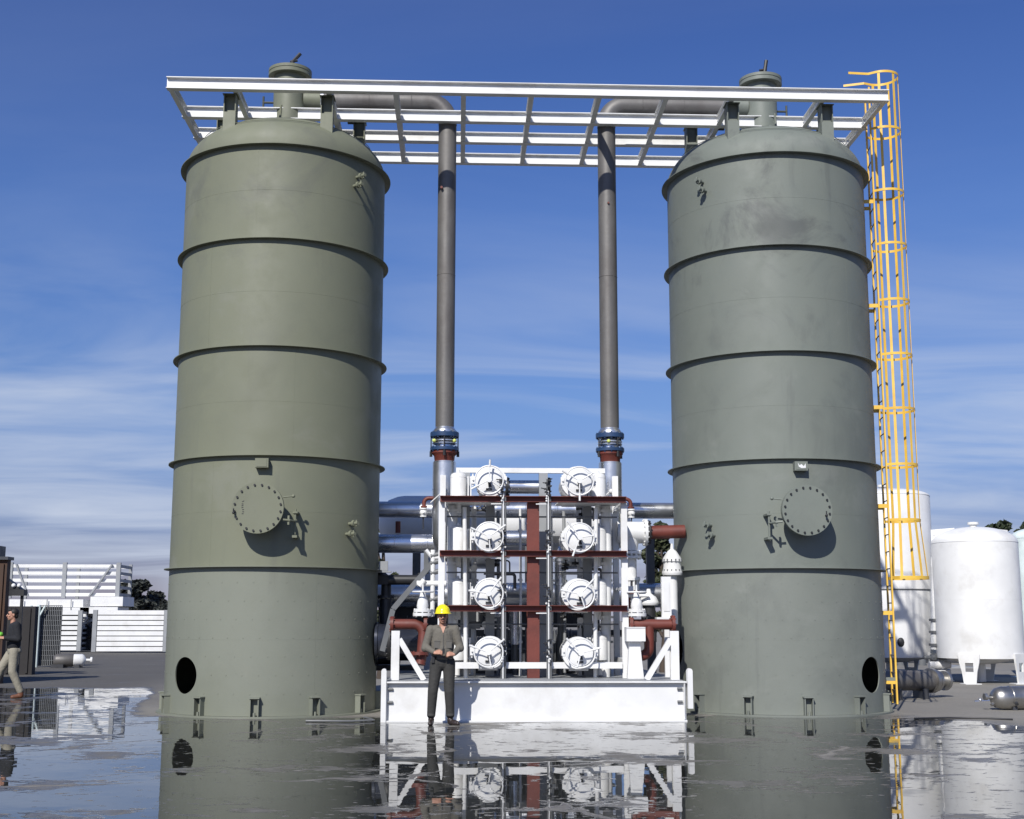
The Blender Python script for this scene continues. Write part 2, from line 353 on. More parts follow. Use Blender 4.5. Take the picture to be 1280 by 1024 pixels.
# ------------------------------------------------------------------ ground
def ground_material():
    m, nt, b = newmat('wet_yard_concrete'); N = nt.nodes.new; L = nt.links.new
    g = N('ShaderNodeNewGeometry'); s = N('ShaderNodeSeparateXYZ'); L(g.outputs['Position'], s.inputs[0])
    def noise_(scale, stretch=(1,1,1), detail=6, rough=.55, dist=0, loc=(0,0,0)):
        mp = N('ShaderNodeMapping'); mp.inputs['Scale'].default_value = stretch; mp.inputs['Location'].default_value = loc; L(g.outputs['Position'], mp.inputs['Vector'])
        n = N('ShaderNodeTexNoise'); n.inputs['Scale'].default_value = scale; n.inputs['Detail'].default_value = detail; n.inputs['Roughness'].default_value = rough; n.inputs['Distortion'].default_value = dist
        L(mp.outputs[0], n.inputs['Vector']); return n.outputs['Fac']
    def math_(op, a, b_=None, c=None):
        n = N('ShaderNodeMath'); n.operation = op
        for i, q in enumerate((a, b_, c)):
            if q is None: continue
            if isinstance(q, (int, float)): n.inputs[i].default_value = q
            else: L(q, n.inputs[i])
        return n.outputs[0]
    def mrange(v, a, b_, c, d, smooth=True):
        n = N('ShaderNodeMapRange')
        if smooth: n.interpolation_type = 'SMOOTHSTEP'
        for i, q in enumerate((a, b_, c, d)): n.inputs[i+1].default_value = q
        L(v, n.inputs[0]); return n.outputs[0]
    def mixc(f, a, b_):
        n = N('ShaderNodeMix'); n.data_type = 'RGBA'; L(f, n.inputs[0])
        for i, q in ((6, a), (7, b_)):
            if isinstance(q, tuple): n.inputs[i].default_value = (*q, 1)
            else: L(q, n.inputs[i])
        return n.outputs[2]
    X, Y = s.outputs[0], s.outputs[1]
    # the puddle's far edge: just short of the tanks, running back on the left of them
    left = mrange(X, -8.6, -6.3, 8.0, -1.0)
    right = mrange(X, 6.0, 7.6, 0, -2.2)
    edge = math_('ADD', left, right)
    dist = math_('SUBTRACT', edge, Y)                   # >0 in front of the edge
    inside = mrange(dist, -.4, .9, -.28, .10, False)
    big = noise_(.55, (1, 1.15, 1), 5, .55, .3)
    fine = noise_(2.3, (1, 1.7, 1), 6, .62, .6, (3, 1, 0))
    near = mrange(Y, -12.5, -7.0, .00, .06)
    h = math_('ADD', math_('MULTIPLY_ADD', big, .9, inside), math_('MULTIPLY', fine, .50))
    h = math_('SUBTRACT', h, near)
    isl = noise_(6.5, (1, 1.6, 1), 4, .6, .4, (9, 2, 0)); h = math_('SUBTRACT', h, mrange(isl, .56, .74, 0, .30))
    vc_ = N('ShaderNodeTexVoronoi'); vc_.feature = 'DISTANCE_TO_EDGE'; vc_.inputs['Scale'].default_value = .16
    wob = N('ShaderNodeVectorMath'); wob.operation = 'ADD'; wn = N('ShaderNodeTexNoise'); wn.inputs['Scale'].default_value = 1.1; wn.inputs['Detail'].default_value = 5; L(g.outputs['Position'], wn.inputs['Vector'])
    L(g.outputs['Position'], wob.inputs[0]); L(wn.outputs['Color'], wob.inputs[1]); L(wob.outputs[0], vc_.inputs['Vector'])
    crack = mrange(vc_.outputs['Distance'], 0, .012, .16, 0, False)
    h = math_('SUBTRACT', h, crack)
    wet = mrange(h, .655, .685, 0, 1)
    damp = mrange(h, .42, .70, 0, 1)
    c1 = noise_(.35, (1,1,1), 8, .6); c2 = noise_(9, (1,1,1), 6, .7); c3 = noise_(60, (1,1,1), 3, .6)
    dry = mixc(mrange(c1, .3, .7, 0, 1, False), (.185, .172, .152), (.26, .245, .215))
    dry = mixc(mrange(c2, .3, .75, 0, .5, False), dry, (.115, .108, .10))
    dry = mixc(mrange(c3, .45, .75, 0, .35, False), dry, (.29, .28, .26))
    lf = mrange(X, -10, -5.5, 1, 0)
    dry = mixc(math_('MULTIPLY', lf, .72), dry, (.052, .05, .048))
    dm = mixc(mrange(c2, .3, .7, 0, 1, False), (.045, .043, .040), (.15, .142, .13))
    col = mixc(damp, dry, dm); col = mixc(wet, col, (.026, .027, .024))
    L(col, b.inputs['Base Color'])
    rd = mrange(damp, 0, 1, .88, .28, False)
    rn = N('ShaderNodeMix'); L(wet, rn.inputs[0]); L(rd, rn.inputs[2]); rn.inputs[3].default_value = .012
    L(rn.outputs[0], b.inputs['Roughness']); b.inputs['IOR'].default_value = 1.42
    hh = math_('MULTIPLY', math_('ADD', c2, math_('MULTIPLY', c3, .5)), math_('SUBTRACT', 1, wet))
    bp = N('ShaderNodeBump'); bp.inputs['Strength'].default_value = .35; bp.inputs['Distance'].default_value = .012; L(hh, bp.inputs['Height'])
    rip = noise_(1.7, (1, 1, 1), 2, .5)
    bp2 = N('ShaderNodeBump'); bp2.inputs['Strength'].default_value = .15; bp2.inputs['Distance'].default_value = .01; L(rip, bp2.inputs['Height']); L(bp.outputs[0], bp2.inputs['Normal'])
    L(bp2.outputs[0], b.inputs['Normal'])
    return m
M['ground'] = ground_material()
g = B(); S = 900
v = [g.bm.verts.new(q) for q in ((-S,-S,0),(S,-S,0),(S,S,0),(-S,S,0))]; g._f(v)
obj('ground', g, 'ground', kind='structure')

# ------------------------------------------------------------------ the two big green tanks
RT = 1.829; UT = 4.515; HR = [9.715, 8.026, 6.144, 4.2785, 2.4365]
def pol(cx, ang, r, z): return Vector((cx+r*math.cos(R(ang)), r*math.sin(R(ang)), z))
def tank(cx, mir, gm, label):
    t = thing('process_tank', (cx, 0, 0), label, 'tank', 'tall green process tanks')
    mk = lambda a: a if mir < 0 else (180-a)          # angles given for the left tank, mirrored for the right one
    # shell with real round openings in its skirt
    b = B(); n = 128
    b.lathe((cx,0,0), (0,0,1), [(RT-.02,.03),(RT,.03),(RT,HR[0]),(RT-.02,HR[0])], n, closed=True)
    finish(b.bm); me = bpy.data.meshes.new('shell'); b.bm.to_mesh(me); b.bm.free()
    o = bpy.data.objects.new('shell', me); COL.objects.link(o)
    cutters = []
    for a, z, r in ((-133.2, .66, .30), (-1.7, 1.06, .30)):
        c = B(); A = mk(a); d = Vector((math.cos(R(A)), math.sin(R(A)), 0))
        c.cyl(Vector((cx,0,z))+d*1.3, Vector((cx,0,z))+d*2.4, r, 40); finish(c.bm)
        cm_ = bpy.data.meshes.new('cut'); c.bm.to_mesh(cm_); c.bm.free(); co = bpy.data.objects.new('cut', cm_); COL.objects.link(co); cutters.append(co)
        mod = o.modifiers.new('b', 'BOOLEAN'); mod.object = co; mod.operation = 'DIFFERENCE'; mod.solver = 'EXACT'
    bpy.context.view_layer.update()
    ev = o.evaluated_get(bpy.context.evaluated_depsgraph_get()); me2 = bpy.data.meshes.new_from_object(ev)
    for c in cutters: bpy.data.objects.remove(c)
    bpy.data.objects.remove(o)
    b = B(); b.bm.from_mesh(me2)
    # welded seams, plug welds in the skirt
    for z in (1.25, 3.35, 5.2, 7.1, 8.9):
        b.torus((cx,0,z), (0,0,1), RT-.001, .003, 128, 6)
    for i in range(-2, 7):
        z = .38+.30*i
        if z < .3: continue
        for k in range(22):
            a = -178+k*8.5+(4.2 if i % 2 else 0)
            if abs(a-mk(-133.2) if mir < 0 else a+46.8) < 13 and z < 1.05: continue
            q = pol(cx, a, RT-.002, z); d = pol(0, a, 1, 0); b.cyl(q, q+d*.006, .013, 8)
    seam = .0
    for a0, z0, z1 in ((-60, .03, 2.43), (-118, 2.44, 4.27), (-75, 4.28, 6.14), (-125, 6.15, 8.02), (-98, 8.03, 9.71)):
        q = pol(cx, mk(a0), RT, z0); q2 = pol(cx, mk(a0), RT, z1); b.beam(q, q2, .014, .0025, up=pol(0, mk(a0), 1, 0))
    obj('shell', b, gm, t)
    # domed head
    b = B(); prof = [(RT, 0)]+[(RT*math.cos(PI/2*i/16), .05+.93*math.sin(PI/2*i/16)) for i in range(17)]; prof[-1] = (0, .98)
    b.lathe((cx,0,HR[0]), (0,0,1), prof, 96); b.torus((cx,0,HR[0]+.56), (0,0,1), RT*.857, .006, 80, 6)
    for a, r_ in ((mk(-92), .95),):
        q = pol(cx, a, r_, HR[0]+.75); b.cyl(q, q+Vector((-.02*mir,0,.34)), .022, 8)
    obj('domed_head', b, gm, t)
    for z in HR:
        b = B(); w_ = .092 if z < 9 else .105
        b.lathe((cx,0,z), (0,0,1), [(RT-.005,-.007),(RT+w_,-.007),(RT+w_,.007),(RT-.005,.007)], 128, closed=True)
        obj('stiffener_ring', b, gm, t)
    b = B(); b.lathe((cx,0,0), (0,0,1), [(RT-.1,0),(RT+.12,0),(RT+.12,.028),(RT-.1,.028)], 128, closed=True); obj('base_ring', b, gm, t)
    for k in range(12):
        a = -90+30*k; b = B(); d = pol(0, a, 1, 0); s_ = Vector((-d.y, d.x, 0)); rot = Matrix((d, s_, Vector((0,0,1)))).transposed()
        c = pol(cx, a, RT, 0)
        for sg in (-1, 1):
            p = c+s_*sg*.065; b.box(p+Vector((-.005,-.008,.03)), p+Vector((.10,.008,.31)), rot, p)
        b.box(c+Vector((-.005,-.085,.312)), c+Vector((.12,.085,.332)), rot, c)
        b.cyl(c+d*.07+Vector((0,0,.02)), c+d*.07+Vector((0,0,.09)), .022, 6)
        obj('anchor_chair', b, gm, t)
    # manway
    mz = 3.37; d = Vector((0,-1,0))
    b = B(); b.cyl((cx,-RT+.06,mz), (cx,-RT-.325,mz), .31, 40); obj('manway_neck', b, gm, t)
    b = B(); b.cyl((cx,-RT-.30,mz), (cx,-RT-.345,mz), .42, 48); obj('manway_flange', b, gm, t)
    b = B(); b.cyl((cx,-RT-.352,mz), (cx,-RT-.40,mz), .42, 48); cov = obj('manway_cover', b, gm, t)
    for i in range(20):
        a = 2*PI*(i+.5)/20; q = Vector((cx+.375*math.cos(a), -RT-.41, mz+.375*math.sin(a)))
        b = B(); b.cyl(q, q+Vector((0,.14,0)), .011, 8); b.cyl(q+Vector((0,-.012,0)), q+Vector((0,.009,0)), .019, 6); obj('bolt', b, 'black', t)
    b = B(); sx = 1 if mir < 0 else -1                    # marker scrawl on the cover and a grab handle
    for k in range(7):
        z = mz-.10+k*.032; x = cx-.235*sx+random.uniform(-.012,.012)
        b.beam((x-.014,-RT-.4005,z), (x+.016,-RT-.4005,z+random.uniform(-.004,.024)), .013, .003, up=(0,1,0))
    if mir < 0: obj('marker_scrawl', b, 'ink', cov)
    b = B(); hx = cx-.30*sx if mir > 0 else cx-.375
    b.tube(elbow((hx,-RT-.40,mz-.09), (hx,-RT-.47,mz-.09), (hx,-RT-.47,mz-.03), .02, 4)+[Vector((hx,-RT-.47,mz-.02))], .010, 8)
    b.ball((hx,-RT-.47,mz-.09), .022); obj('grab_handle', b, 'black', t)
    # davit: post on the hinge side, arm over the cover
    hx = cx+.50*sx; b = B()
    b.cyl((hx+.08*sx,-RT-.14,mz-.42), (hx+.08*sx,-RT-.14,mz+.0), .019, 10)
    b.box((hx+.04*sx,-RT+.12,mz-.47), (hx+.12*sx,-RT-.18,mz-.43)); b.box((hx+.04*sx,-RT+.12,mz-.07), (hx+.12*sx,-RT-.18,mz-.04))
    b.tube([(hx-.09*sx,-RT-.36,mz-.19),(hx+.01*sx,-RT-.34,mz-.20),(hx+.08*sx,-RT-.14,mz-.20)], .018, 8)
    b.box((hx-.02*sx,-RT-.30,mz-.12),(hx+.01*sx,-RT-.34,mz-.27))
    b.tube([(hx-.10*sx,-RT-.33,mz+.18),(hx+.06*sx,-RT-.30,mz+.20)], .012, 8); b.ball((hx+.06*sx,-RT-.30,mz+.20), .03)
    obj('davit_arm', b, gm, t)
    # name plate box under the ring
    b = B(); b.box((cx-.11,-RT+.05,4.06),(cx+.11,-RT-.13,4.215)); b.box((cx-.085,-RT-.131,4.075),(cx+.085,-RT-.137,4.20)); npb = obj('nameplate_bracket', b, gm, t)
    if mir > 0:
        b = B(); pts = [(-.06,.12),(-.03,.075),(0,.10),(.04,.06),(.07,.11),(.075,.035),(0,.03),(-.045,.055)]
        b.prism([(cx+px,-RT-.138,4.07+pz) for px, pz in pts], (0,-.002,0)); obj('torn_label', b, 'white', npb)
    # paired level taps
    for z in (9.28, 3.10):
        A = mk(-42.1); d = pol(0, A, 1, 0)
        for k, dz in ((0, .09), (1, -.09)):
            b = B(); q = pol(cx, A+(0 if k else -2*mir), RT-.02, z+dz)
            b.cyl(q, q+d*.15, .028, 10); b.cyl(q+d*.12, q+d*.17, .058, 14); b.cyl(q+d*.17, q+d*.24, .032, 10)
            b.cyl(q+d*.20+Vector((0,0,-.05)), q+d*.20+Vector((0,0,.06)), .016, 8)
            obj('level_tap', b, gm, t)
    # lifting posts on the dome carry the white frame
    for dx, y in ((-.86,-1.27),(.86,-1.27),(-1.30,.40),(1.30,.40)):
        b = B(); r_ = math.hypot(dx, y); zb = HR[0]+.05+.93*math.sqrt(max(0,1-(r_/RT)**2))
        z0 = zb-.14; x = cx+dx; z1 = 10.812 if y < 0 else 11.02
        for sg in (-1, 1): b.box((x+sg*.10-.008,y-.12,z0-.10),(x+sg*.10+.008,y+.12,z1))
        b.box((x-.092,y-.02,z0),(x+.092,y-.004,z1)); b.box((x-.092,y+.104,z0-.0),(x+.092,y+.12,z1-.25))
        b.box((x-.092,y-.12,z0-.1),(x+.092,y-.104,z1-.33))
        b.box((x-.13,y-.14,z1),(x+.13,y+.14,z1+.006))
        obj('support_post', b, gm, t)
    # top neck with its capped flange and vent cock
    b = B(); b.cyl((cx,0,10.55), (cx,0,11.80), .30, 40); b.cyl((cx+.28*sx,0,11.30),(cx+.62*sx,0,11.30), .175, 28)
    obj('outlet_neck', b, gm, t)
    b = B(); b.lathe((cx,0,11.74), (0,0,1), [(0,0),(.405,0),(.405,.06),(.395,.065),(.395,.075),(.405,.08),(.405,.135),(.36,.15),(0,.15)], 48); obj('neck_flange', b, gm, t)
    b = B(); q = Vector((cx+.04,0,11.88)); b.cyl(q, q+Vector((-.01,0,.10)), .045, 10)
    b.tube([q+Vector((0,0,.05)), q+Vector((.0,0,.19)), q+Vector((.14,0,.36))] if mir < 0 else [q, q+Vector((.05,0,.16)), q+Vector((.09,0,.40))], .036, 8); b.cyl(q+Vector((-.05,0,.19)), q+Vector((.09,0,.22)), .026, 8)
    obj('vent_cock', b, 'black', t)
    b = B(); x = cx-.30*sx; b.tube([(x,0,11.24),(x-.20*sx,0,11.24)], .022, 8); b.tube([(x-.19*sx,0,11.15),(x-.19*sx,0,11.36)], .020, 8); obj('drain_cock', b, 'green_dk', t)
    return t
tank(-UT, -1, 'green_l', 'tall olive-green tank at left behind the man, with marker scrawl on its manway cover')
tank(UT, 1, 'green_r', 'tall grey-green tank at right with smudged upper shell, beside the yellow ladder')

# ------------------------------------------------------------------ white frame over both tanks
ZB = 10.82; HB = .215; YB = [-1.53, -.22, .84, 2.0]
CR = [-6.40, -5.27, -3.62, -2.43, -1.22, 0, 1.22, 2.43, 3.62, 5.27, 6.40]
t = thing('overhead_frame', (0, 0, ZB), 'long white steel I-beam frame resting across the tops of both green tanks', 'steel frame')
for i, y in enumerate(YB):
    b = B(); b.ibeam((-6.46,y,ZB+HB/2), (6.46,y,ZB+HB/2), .14, HB, .014, .010)
    for x in CR[1:-1]:                      # stiffeners and bolted splices at each crossing
        b.box((x-.055,y-.012,ZB+.03),(x-.045,y-.006,ZB+HB-.03)); b.box((x+.045,y-.012,ZB+.03),(x+.055,y-.006,ZB+HB-.03))
    obj('long_beam', b, 'white', t)
for x in CR:
    for a, c in zip(YB, YB[1:]):
        b = B(); ch = 0 if abs(x) < 6 else (1 if x < 0 else -1)
        b.ibeam((x,a+.072,ZB+HB/2-.012), (x,c-.072,ZB+HB/2-.012), .09, .17, .011, .008, channel=ch)
        b.box((x-.006,a+.012,ZB+.03),(x+.006,a+.074,ZB+HB-.03)); b.box((x-.006,c-.012,ZB+.03),(x+.006,c-.074,ZB+HB-.03))
        obj('cross_beam', b, 'white', t)
for x in (-3.3, 3.75):
    b = B(); b.box((x-.10,-.10,ZB+.0),(x+.02,-.04,ZB+.25)); b.cyl((x-.14,-.09,ZB+.14),(x+.16,-.09,ZB+.14),.02,8); obj('clamp', b, 'black', t)

# ------------------------------------------------------------------ vapour pipes with expansion joints
def downcomer(s, label):
    t = thing('downpipe', (s*1.515, 0, 2.6), label, 'pipe', 'grey downpipes between the green tanks')
    x = s*1.515
    path = elbow((s*(UT-.66),0,11.30), (x,0,11.30), (x,0,5.02), .36, 14)
    b = B(); b.tube(path, .17, 32)
    b.torus((x,0,10.85), (0,0,1), .17, .006, 32, 6); b.torus((x,0,7.9), (0,0,1), .17, .005, 32, 6)
    b.torus((s*2.2,0,11.30), (1,0,0), .17, .008, 32, 6); b.torus((s*3.0,0,11.30), (1,0,0), .17, .006, 32, 6)
    obj('steel_pipe', b, 'galv', t)
    b = B(); b.cyl((s*(UT-.60),0,11.30),(s*(UT-.655),0,11.30),.178,32); obj('pipe_collar', b, 'silver', t)
    b = B(); b.cyl((x-.10,-.165,9.55),(x-.10,-.215,9.55),.025,8) if s < 0 else b.cyl((x,-.16,9.3),(x,-.20,9.3),.02,8); obj('weld_boss', b, 'rust', t)
    z = 4.90
    b = B(); b.lathe((x,0,z+.045),(0,0,1),[(.17,-.005),(.215,-.005),(.215,.03),(.185,.07),(.17,.10)],32); obj('stub_end', b, 'silver', t)
    b = B(); b.flange((x,0,z), (0,0,1), .262, .075, 12, .018); obj('upper_flange', b, 'blue', t)
    b = B(); prof = [(.16,-.05)]
    for k, (hh, rr) in enumerate(((-.07,.165),(-.10,.225),(-.115,.225),(-.135,.165),(-.15,.225),(-.165,.225),(-.19,.165),(-.235,.17))): prof.append((rr,hh))
    b.lathe((x,0,z),(0,0,1),prof,36); obj('bellows', b, 'silver', t)
    for k in range(4):
        b = B(); a = PI/2*k+ (.0 if s < 0 else .5); q = Vector((x+.245*math.cos(a), .245*math.sin(a), z)); b.cyl(q+Vector((0,0,-.36)), q+Vector((0,0,.03)), .011, 8); b.cyl(q+Vector((0,0,-.40)), q+Vector((0,0,-.30)), .026, 8); obj('tie_rod', b, 'black', t)
    for q in (((-.19,-.14),(.18,-.14)) if s < 0 else ((-.05,-.23),)): b = B(); b.ball((x+q[0],q[1],z-.12), .035); obj('shipping_cap', b, 'limetag', t)
    b = B(); b.flange((x,0,z-.26), (0,0,1), .262, .055, 12, .018); obj('lower_flange', b, 'blue', t)
    b = B(); b.lathe((x,0,z-.29),(0,0,1),[(.235,.0),(.235,-.05),(.19,-.10),(.18,-.19),(.17,-.21)],32); obj('weld_neck', b, 'rust', t)
    b = B(); b.cyl((x,0,z-.50),(x,0,z-.485),.20,32); b.tube(elbow((x,0,z-.505),(x,0,2.70),(x-s*.9,.35,2.70),.42,12), .212, 36)
    for zz_ in (3.9, 3.35): b.torus((x,0,zz_), (0,0,1), .213, .004, 36, 6)
    obj('insulated_pipe', b, 'silver', t)
    # small side branch with a white ball valve
    b = B(); xo = x-s*.0; b.tube(elbow((x+s*.20,-.05,3.74),(x+s*.36,-.05,3.74),(x+s*.36,-.05,3.56),.09,8), .035, 12); b.cyl((x+s*.36,-.05,3.60),(x+s*.36,-.05,3.57),.06,14); obj('branch_pipe', b, 'rust', t)
    b = B(); q = Vector((x+s*.37,-.05,3.48)); b.cyl(q+Vector((0,0,.08)),q+Vector((0,0,.055)),.07,14); b.ball(q,.068); b.cyl(q-Vector((0,0,.055)),q-Vector((0,0,.08)),.06,14); b.cyl(q,q+Vector((0,-.10,0)),.02,8)
    obj('ball_valve', b, 'white', t)
    b = B(); b.tube([q-Vector((0,0,.08)), q-Vector((0,0,.30))], .012, 8); obj('drain_line', b, 'dark', t)
    b = B(); q = Vector((x+s*.0-s*.02,-.26,3.86)); b.ball(q,.045); b.tube([q+Vector((0,.08,0)),q,q+Vector((.09,-.02,-.09))],.015,8); b.tube([q+Vector((-.02,0,0)),q+Vector((-.26,.02,-.22))],.010,6); obj('needle_valve', b, 'white', t)
    return t
downcomer(-1, 'tall grey downpipe with blue-flanged bellows, nearer the man and the olive-green tank')
downcomer(1, 'tall grey downpipe with blue-flanged bellows, on the right nearer the grey-green tank')

# ------------------------------------------------------------------ yellow caged ladder on the right tank
def ladder():
    ang = -8; n = Vector((math.cos(R(ang)), math.sin(R(ang)), 0)); s_ = Vector((-n.y, n.x, 0))
    c0 = Vector((UT,0,0))+n*(RT+.17); t = thing('caged_ladder', c0, 'tall yellow ladder with safety cage fixed to the side of the grey-green tank', 'ladder')
    top = 11.55
    for sg in (-1, 1):
        b = B(); p = c0+s_*sg*.21; b.beam(p+Vector((0,0,.12)), p+Vector((0,0,top)), .028, .060, up=s_); obj('rail', b, 'yellow', t)
    k = 0; z = .35
    while z < 10.7:
        b = B(); b.cyl(c0-s_*.21+Vector((0,0,z)), c0+s_*.21+Vector((0,0,z)), .011, 8); obj('rung', b, 'dark', t); z += .305
    def hoop(z, rr, ext=0):
        pts = []; c = c0+n*.27
        if ext: pts.append(c0-n*ext-s_*(.30)+Vector((0,0,z)))
        pts.append(c0-s_*.22+Vector((0,0,z)))
        for i in range(21):
            a = -PI*.62+PI*1.24*i/20; pts.append(c+(n*math.cos(a)+s_*math.sin(a))*rr+Vector((0,0,z)))
        pts.append(c0+s_*.22+Vector((0,0,z)))
        if ext: pts.append(c0-n*ext+s_*(.30)+Vector((0,0,z)))
        return pts
    zs = [11.82, 10.72, 9.50, 8.47, 7.40, 6.38, 5.37, 4.35, 3.35]
    for z in zs:
        b = B(); b.strip(hoop(z, .325, .38 if z > 11.5 else 0), .045, .010, (0,0,1)); obj('cage_hoop', b, 'yellow', t)
    b = B(); b.strip(hoop(2.32, .42), .055, .010, (0,0,1)); obj('cage_hoop', b, 'yellow', t)
    for a in (-114, -58, 0, 58, 114):
        b = B(); c = c0+n*.27; d = n*math.cos(R(a*.94))+s_*math.sin(R(a*.94))
        b.strip([c+d*.317+Vector((0,0,11.82)), c+d*.317+Vector((0,0,3.35)), c+d*.412+Vector((0,0,2.32))], .047, .010, Vector((0,0,1)).cross(d))
        obj('cage_bar', b, 'yellow', t)
    for z in (9.3, 7.3, 5.4, 3.6, 1.7, .5):
        b = B()
        for sg in (-1, 1):
            p = c0+s_*sg*.21+Vector((0,0,z)); b.beam(p, p-n*(.20+.02), .012, .07, up=(0,0,1))
        obj('wall_bracket', b, 'yellow', t)
    b = B()
    for sg in (-1,):
        p = c0+s_*sg*.21+Vector((0,0,.55)); b.beam(p-n*.18, p, .015, .06)
    obj('foot_bracket', b, 'green_r', t)
ladder()

# ------------------------------------------------------------------ white skid with its rack
t = thing('process_skid', (0, 0, 0), 'white steel skid with red-brown cross bars standing between the two green tanks', 'equipment skid')
X0, X1, YF, YK, HS = -2.385, 2.366, -2.6845, 2.2, .618
b = B(); b.ibeam((X0,YF+.09,HS/2),(X1,YF+.09,HS/2),.18,HS,.022,.014); b.box((X0+.03,YF+.012,.03),(X0+.042,YF+.07,HS-.03)); b.box((X1-.03,YF+.012,.03),(X1-.042,YF+.07,HS-.03))
obj('front_beam', b, 'white', t)
b = B(); b.ibeam((X0,YK,HS/2),(X1,YK,HS/2),.18,HS,.022,.014); obj('rear_beam', b, 'white', t)
for x in (X0+.08, -.8, .8, X1-.08):
    b = B(); b.ibeam((x,YF+.19,HS/2-.004),(x,YK-.1,HS/2-.004),.15,HS-.012,.02,.012); obj('side_beam', b, 'white', t)
b = B(); b.box((X0+.02,YF+.20,HS+.002),(X1-.02,YK-.12,HS+.010)); obj('deck_plate', b, 'grey', t)
for x, z0 in ((X0-.012,.0),(X1+.055,.20)):
    b = B(); prof = [(x-.035,YF+.0,z0)]
    pts = [(x-.04,YF-.02,z0),(x+.04,YF-.02,z0),(x+.04,YF-.02,.78)]+[(x+.04*math.cos(a),YF-.02,.78+.04*math.sin(a)) for a in (PI/4,PI/2,3*PI/4)]+[(x-.04,YF-.02,.78)]
    b.prism(pts, (0,.13,0)); obj('end_post', b, 'white', t)
for x, s in ((X0+.05,1),(X1-.06,-1)):
    for z in (.30,.50): b = B(); b.cyl((x,YF+.06,z),(x+s*.08,YF+.06,z),.022,8); obj('pipe_stub', b, 'greyd', t)
ZD = HS+.011
for s in (-1, 1):                       # triangular pipe supports at both ends
    x = s*2.24; y = -2.35
    b = B(); b.ibeam((x,y,ZD),(x,y,1.40),.13,.10,.012,.012,up=(0,1,0),channel=s); obj('support_post', b, 'white', t)
    b = B(); b.beam((x-s*.06,y,1.27),(x-s*.46,y,ZD),.085,.085,up=(0,1,0)); obj('diagonal_brace', b, 'white', t)
    xr = s*1.53
    b = B(); b.ibeam((xr,-1.72,ZD),(xr,-1.72,3.53),.10,.10,.012,.010,up=(0,1,0)); obj('rack_post', b, 'white', t)
    b = B(); b.ibeam((xr,-.55,ZD),(xr,-.55,4.10),.10,.10,.012,.010,up=(0,1,0)); obj('rack_post', b, 'white', t)
    for z, w9 in ((3.5,.08),(2.1,.05),(.9,.08)): b = B(); b.beam((xr,-1.66,z),(xr,-.61,z),w9,w9); obj('side_rail', b, 'white', t)
b = B(); b.beam((-1.47,-1.72,.835),(1.47,-1.72,.835),.10,.10); obj('lower_rail', b, 'white', t)
b = B(); b.beam((-1.30,-1.0,4.14),(1.30,-1.0,4.14),.09,.085); obj('top_rail', b, 'white', t)
for x in (-1.13, -.70, .22, .98):
    b = B(); b.beam((x,-1.0,ZD),(x,-1.0,4.095),.15,.12,up=(0,1,0)); obj('rear_column', b, 'grey', t)  # grey carries the shade these columns stand in
for z in (3.565, 2.66, 1.76):
    b = B(); b.ibeam((-1.56,-1.83,z),(1.56,-1.83,z),.10,.10,.010,.010,channel=1); obj('cross_bar', b, 'rust', t)
b = B(); b.ibeam((.0,-1.66,ZD),(.0,-1.66,3.52),.20,.20,.012,.010,up=(0,1,0)); obj('centre_column', b, 'rust', t)
for z in (3.53, 2.625, 1.725):
    for a_, c_x in ((-1.47,-.38),(.42,1.47)): b = B(); b.box((a_,-1.775,z-.01),(c_x,-1.07,z+.012)); obj('shade_shelf', b, 'white', t)  # plates added to cast shade on the canisters below
for z in (3.30, 2.36, 1.50):
    b = B(); b.tube([(-1.45,-1.45,z),(1.45,-1.45,z)],.013,8); obj('tie_tube', b, 'greyd', t)
for x, y9, r9, m9 in ((-.98,-.7,.045,'white'),(-.55,-.5,.03,'grey'),(-.18,-.95,.022,'white'),(.36,-.6,.05,'white'),(.62,-.45,.03,'grey'),(.86,-.7,.04,'white'),(1.34,-.8,.05,'grey')):
    b = B(); b.tube([(x,y9,ZD),(x+.01,y9,2.1),(x,y9,3.48)], r9, 12); obj('upright_tube', b, m9, t)
    for z in (1.2,2.25,3.1): b = B(); b.cyl((x,y9,z-.02),(x,y9,z+.02),r9*1.9,14); obj('tube_flange', b, m9, t)
# right-hand instrument cabinet stand
b = B(); b.prism([(1.52,-2.0,ZD),(1.79,-2.0,ZD),(1.73,-2.0,1.22),(1.56,-2.0,1.22)],(0,.12,0)); obj('pedestal', b, 'white', t)
b = B(); b.box((1.50,-2.1,1.23),(1.81,-1.8,1.44)); b.box((1.50,-2.11,1.445),(1.81,-1.79,1.46)); obj('junction_box', b, 'white', t)
b = B(); b.box((2.20,-1.4,1.62),(2.36,-1.3,2.30)); b.box((2.10,-1.45,1.56),(2.40,-1.25,1.62)); b.box((2.23,-1.41,1.72),(2.33,-1.405,2.2)); b.box((2.24,-1.38,ZD),(2.32,-1.32,1.56)); obj('gauge_panel', b, 'white', t)
b = B(); b.box((-1.14,-.85,1.42),(-.86,-.80,1.78)); obj('signal_box', b, 'grey', t)

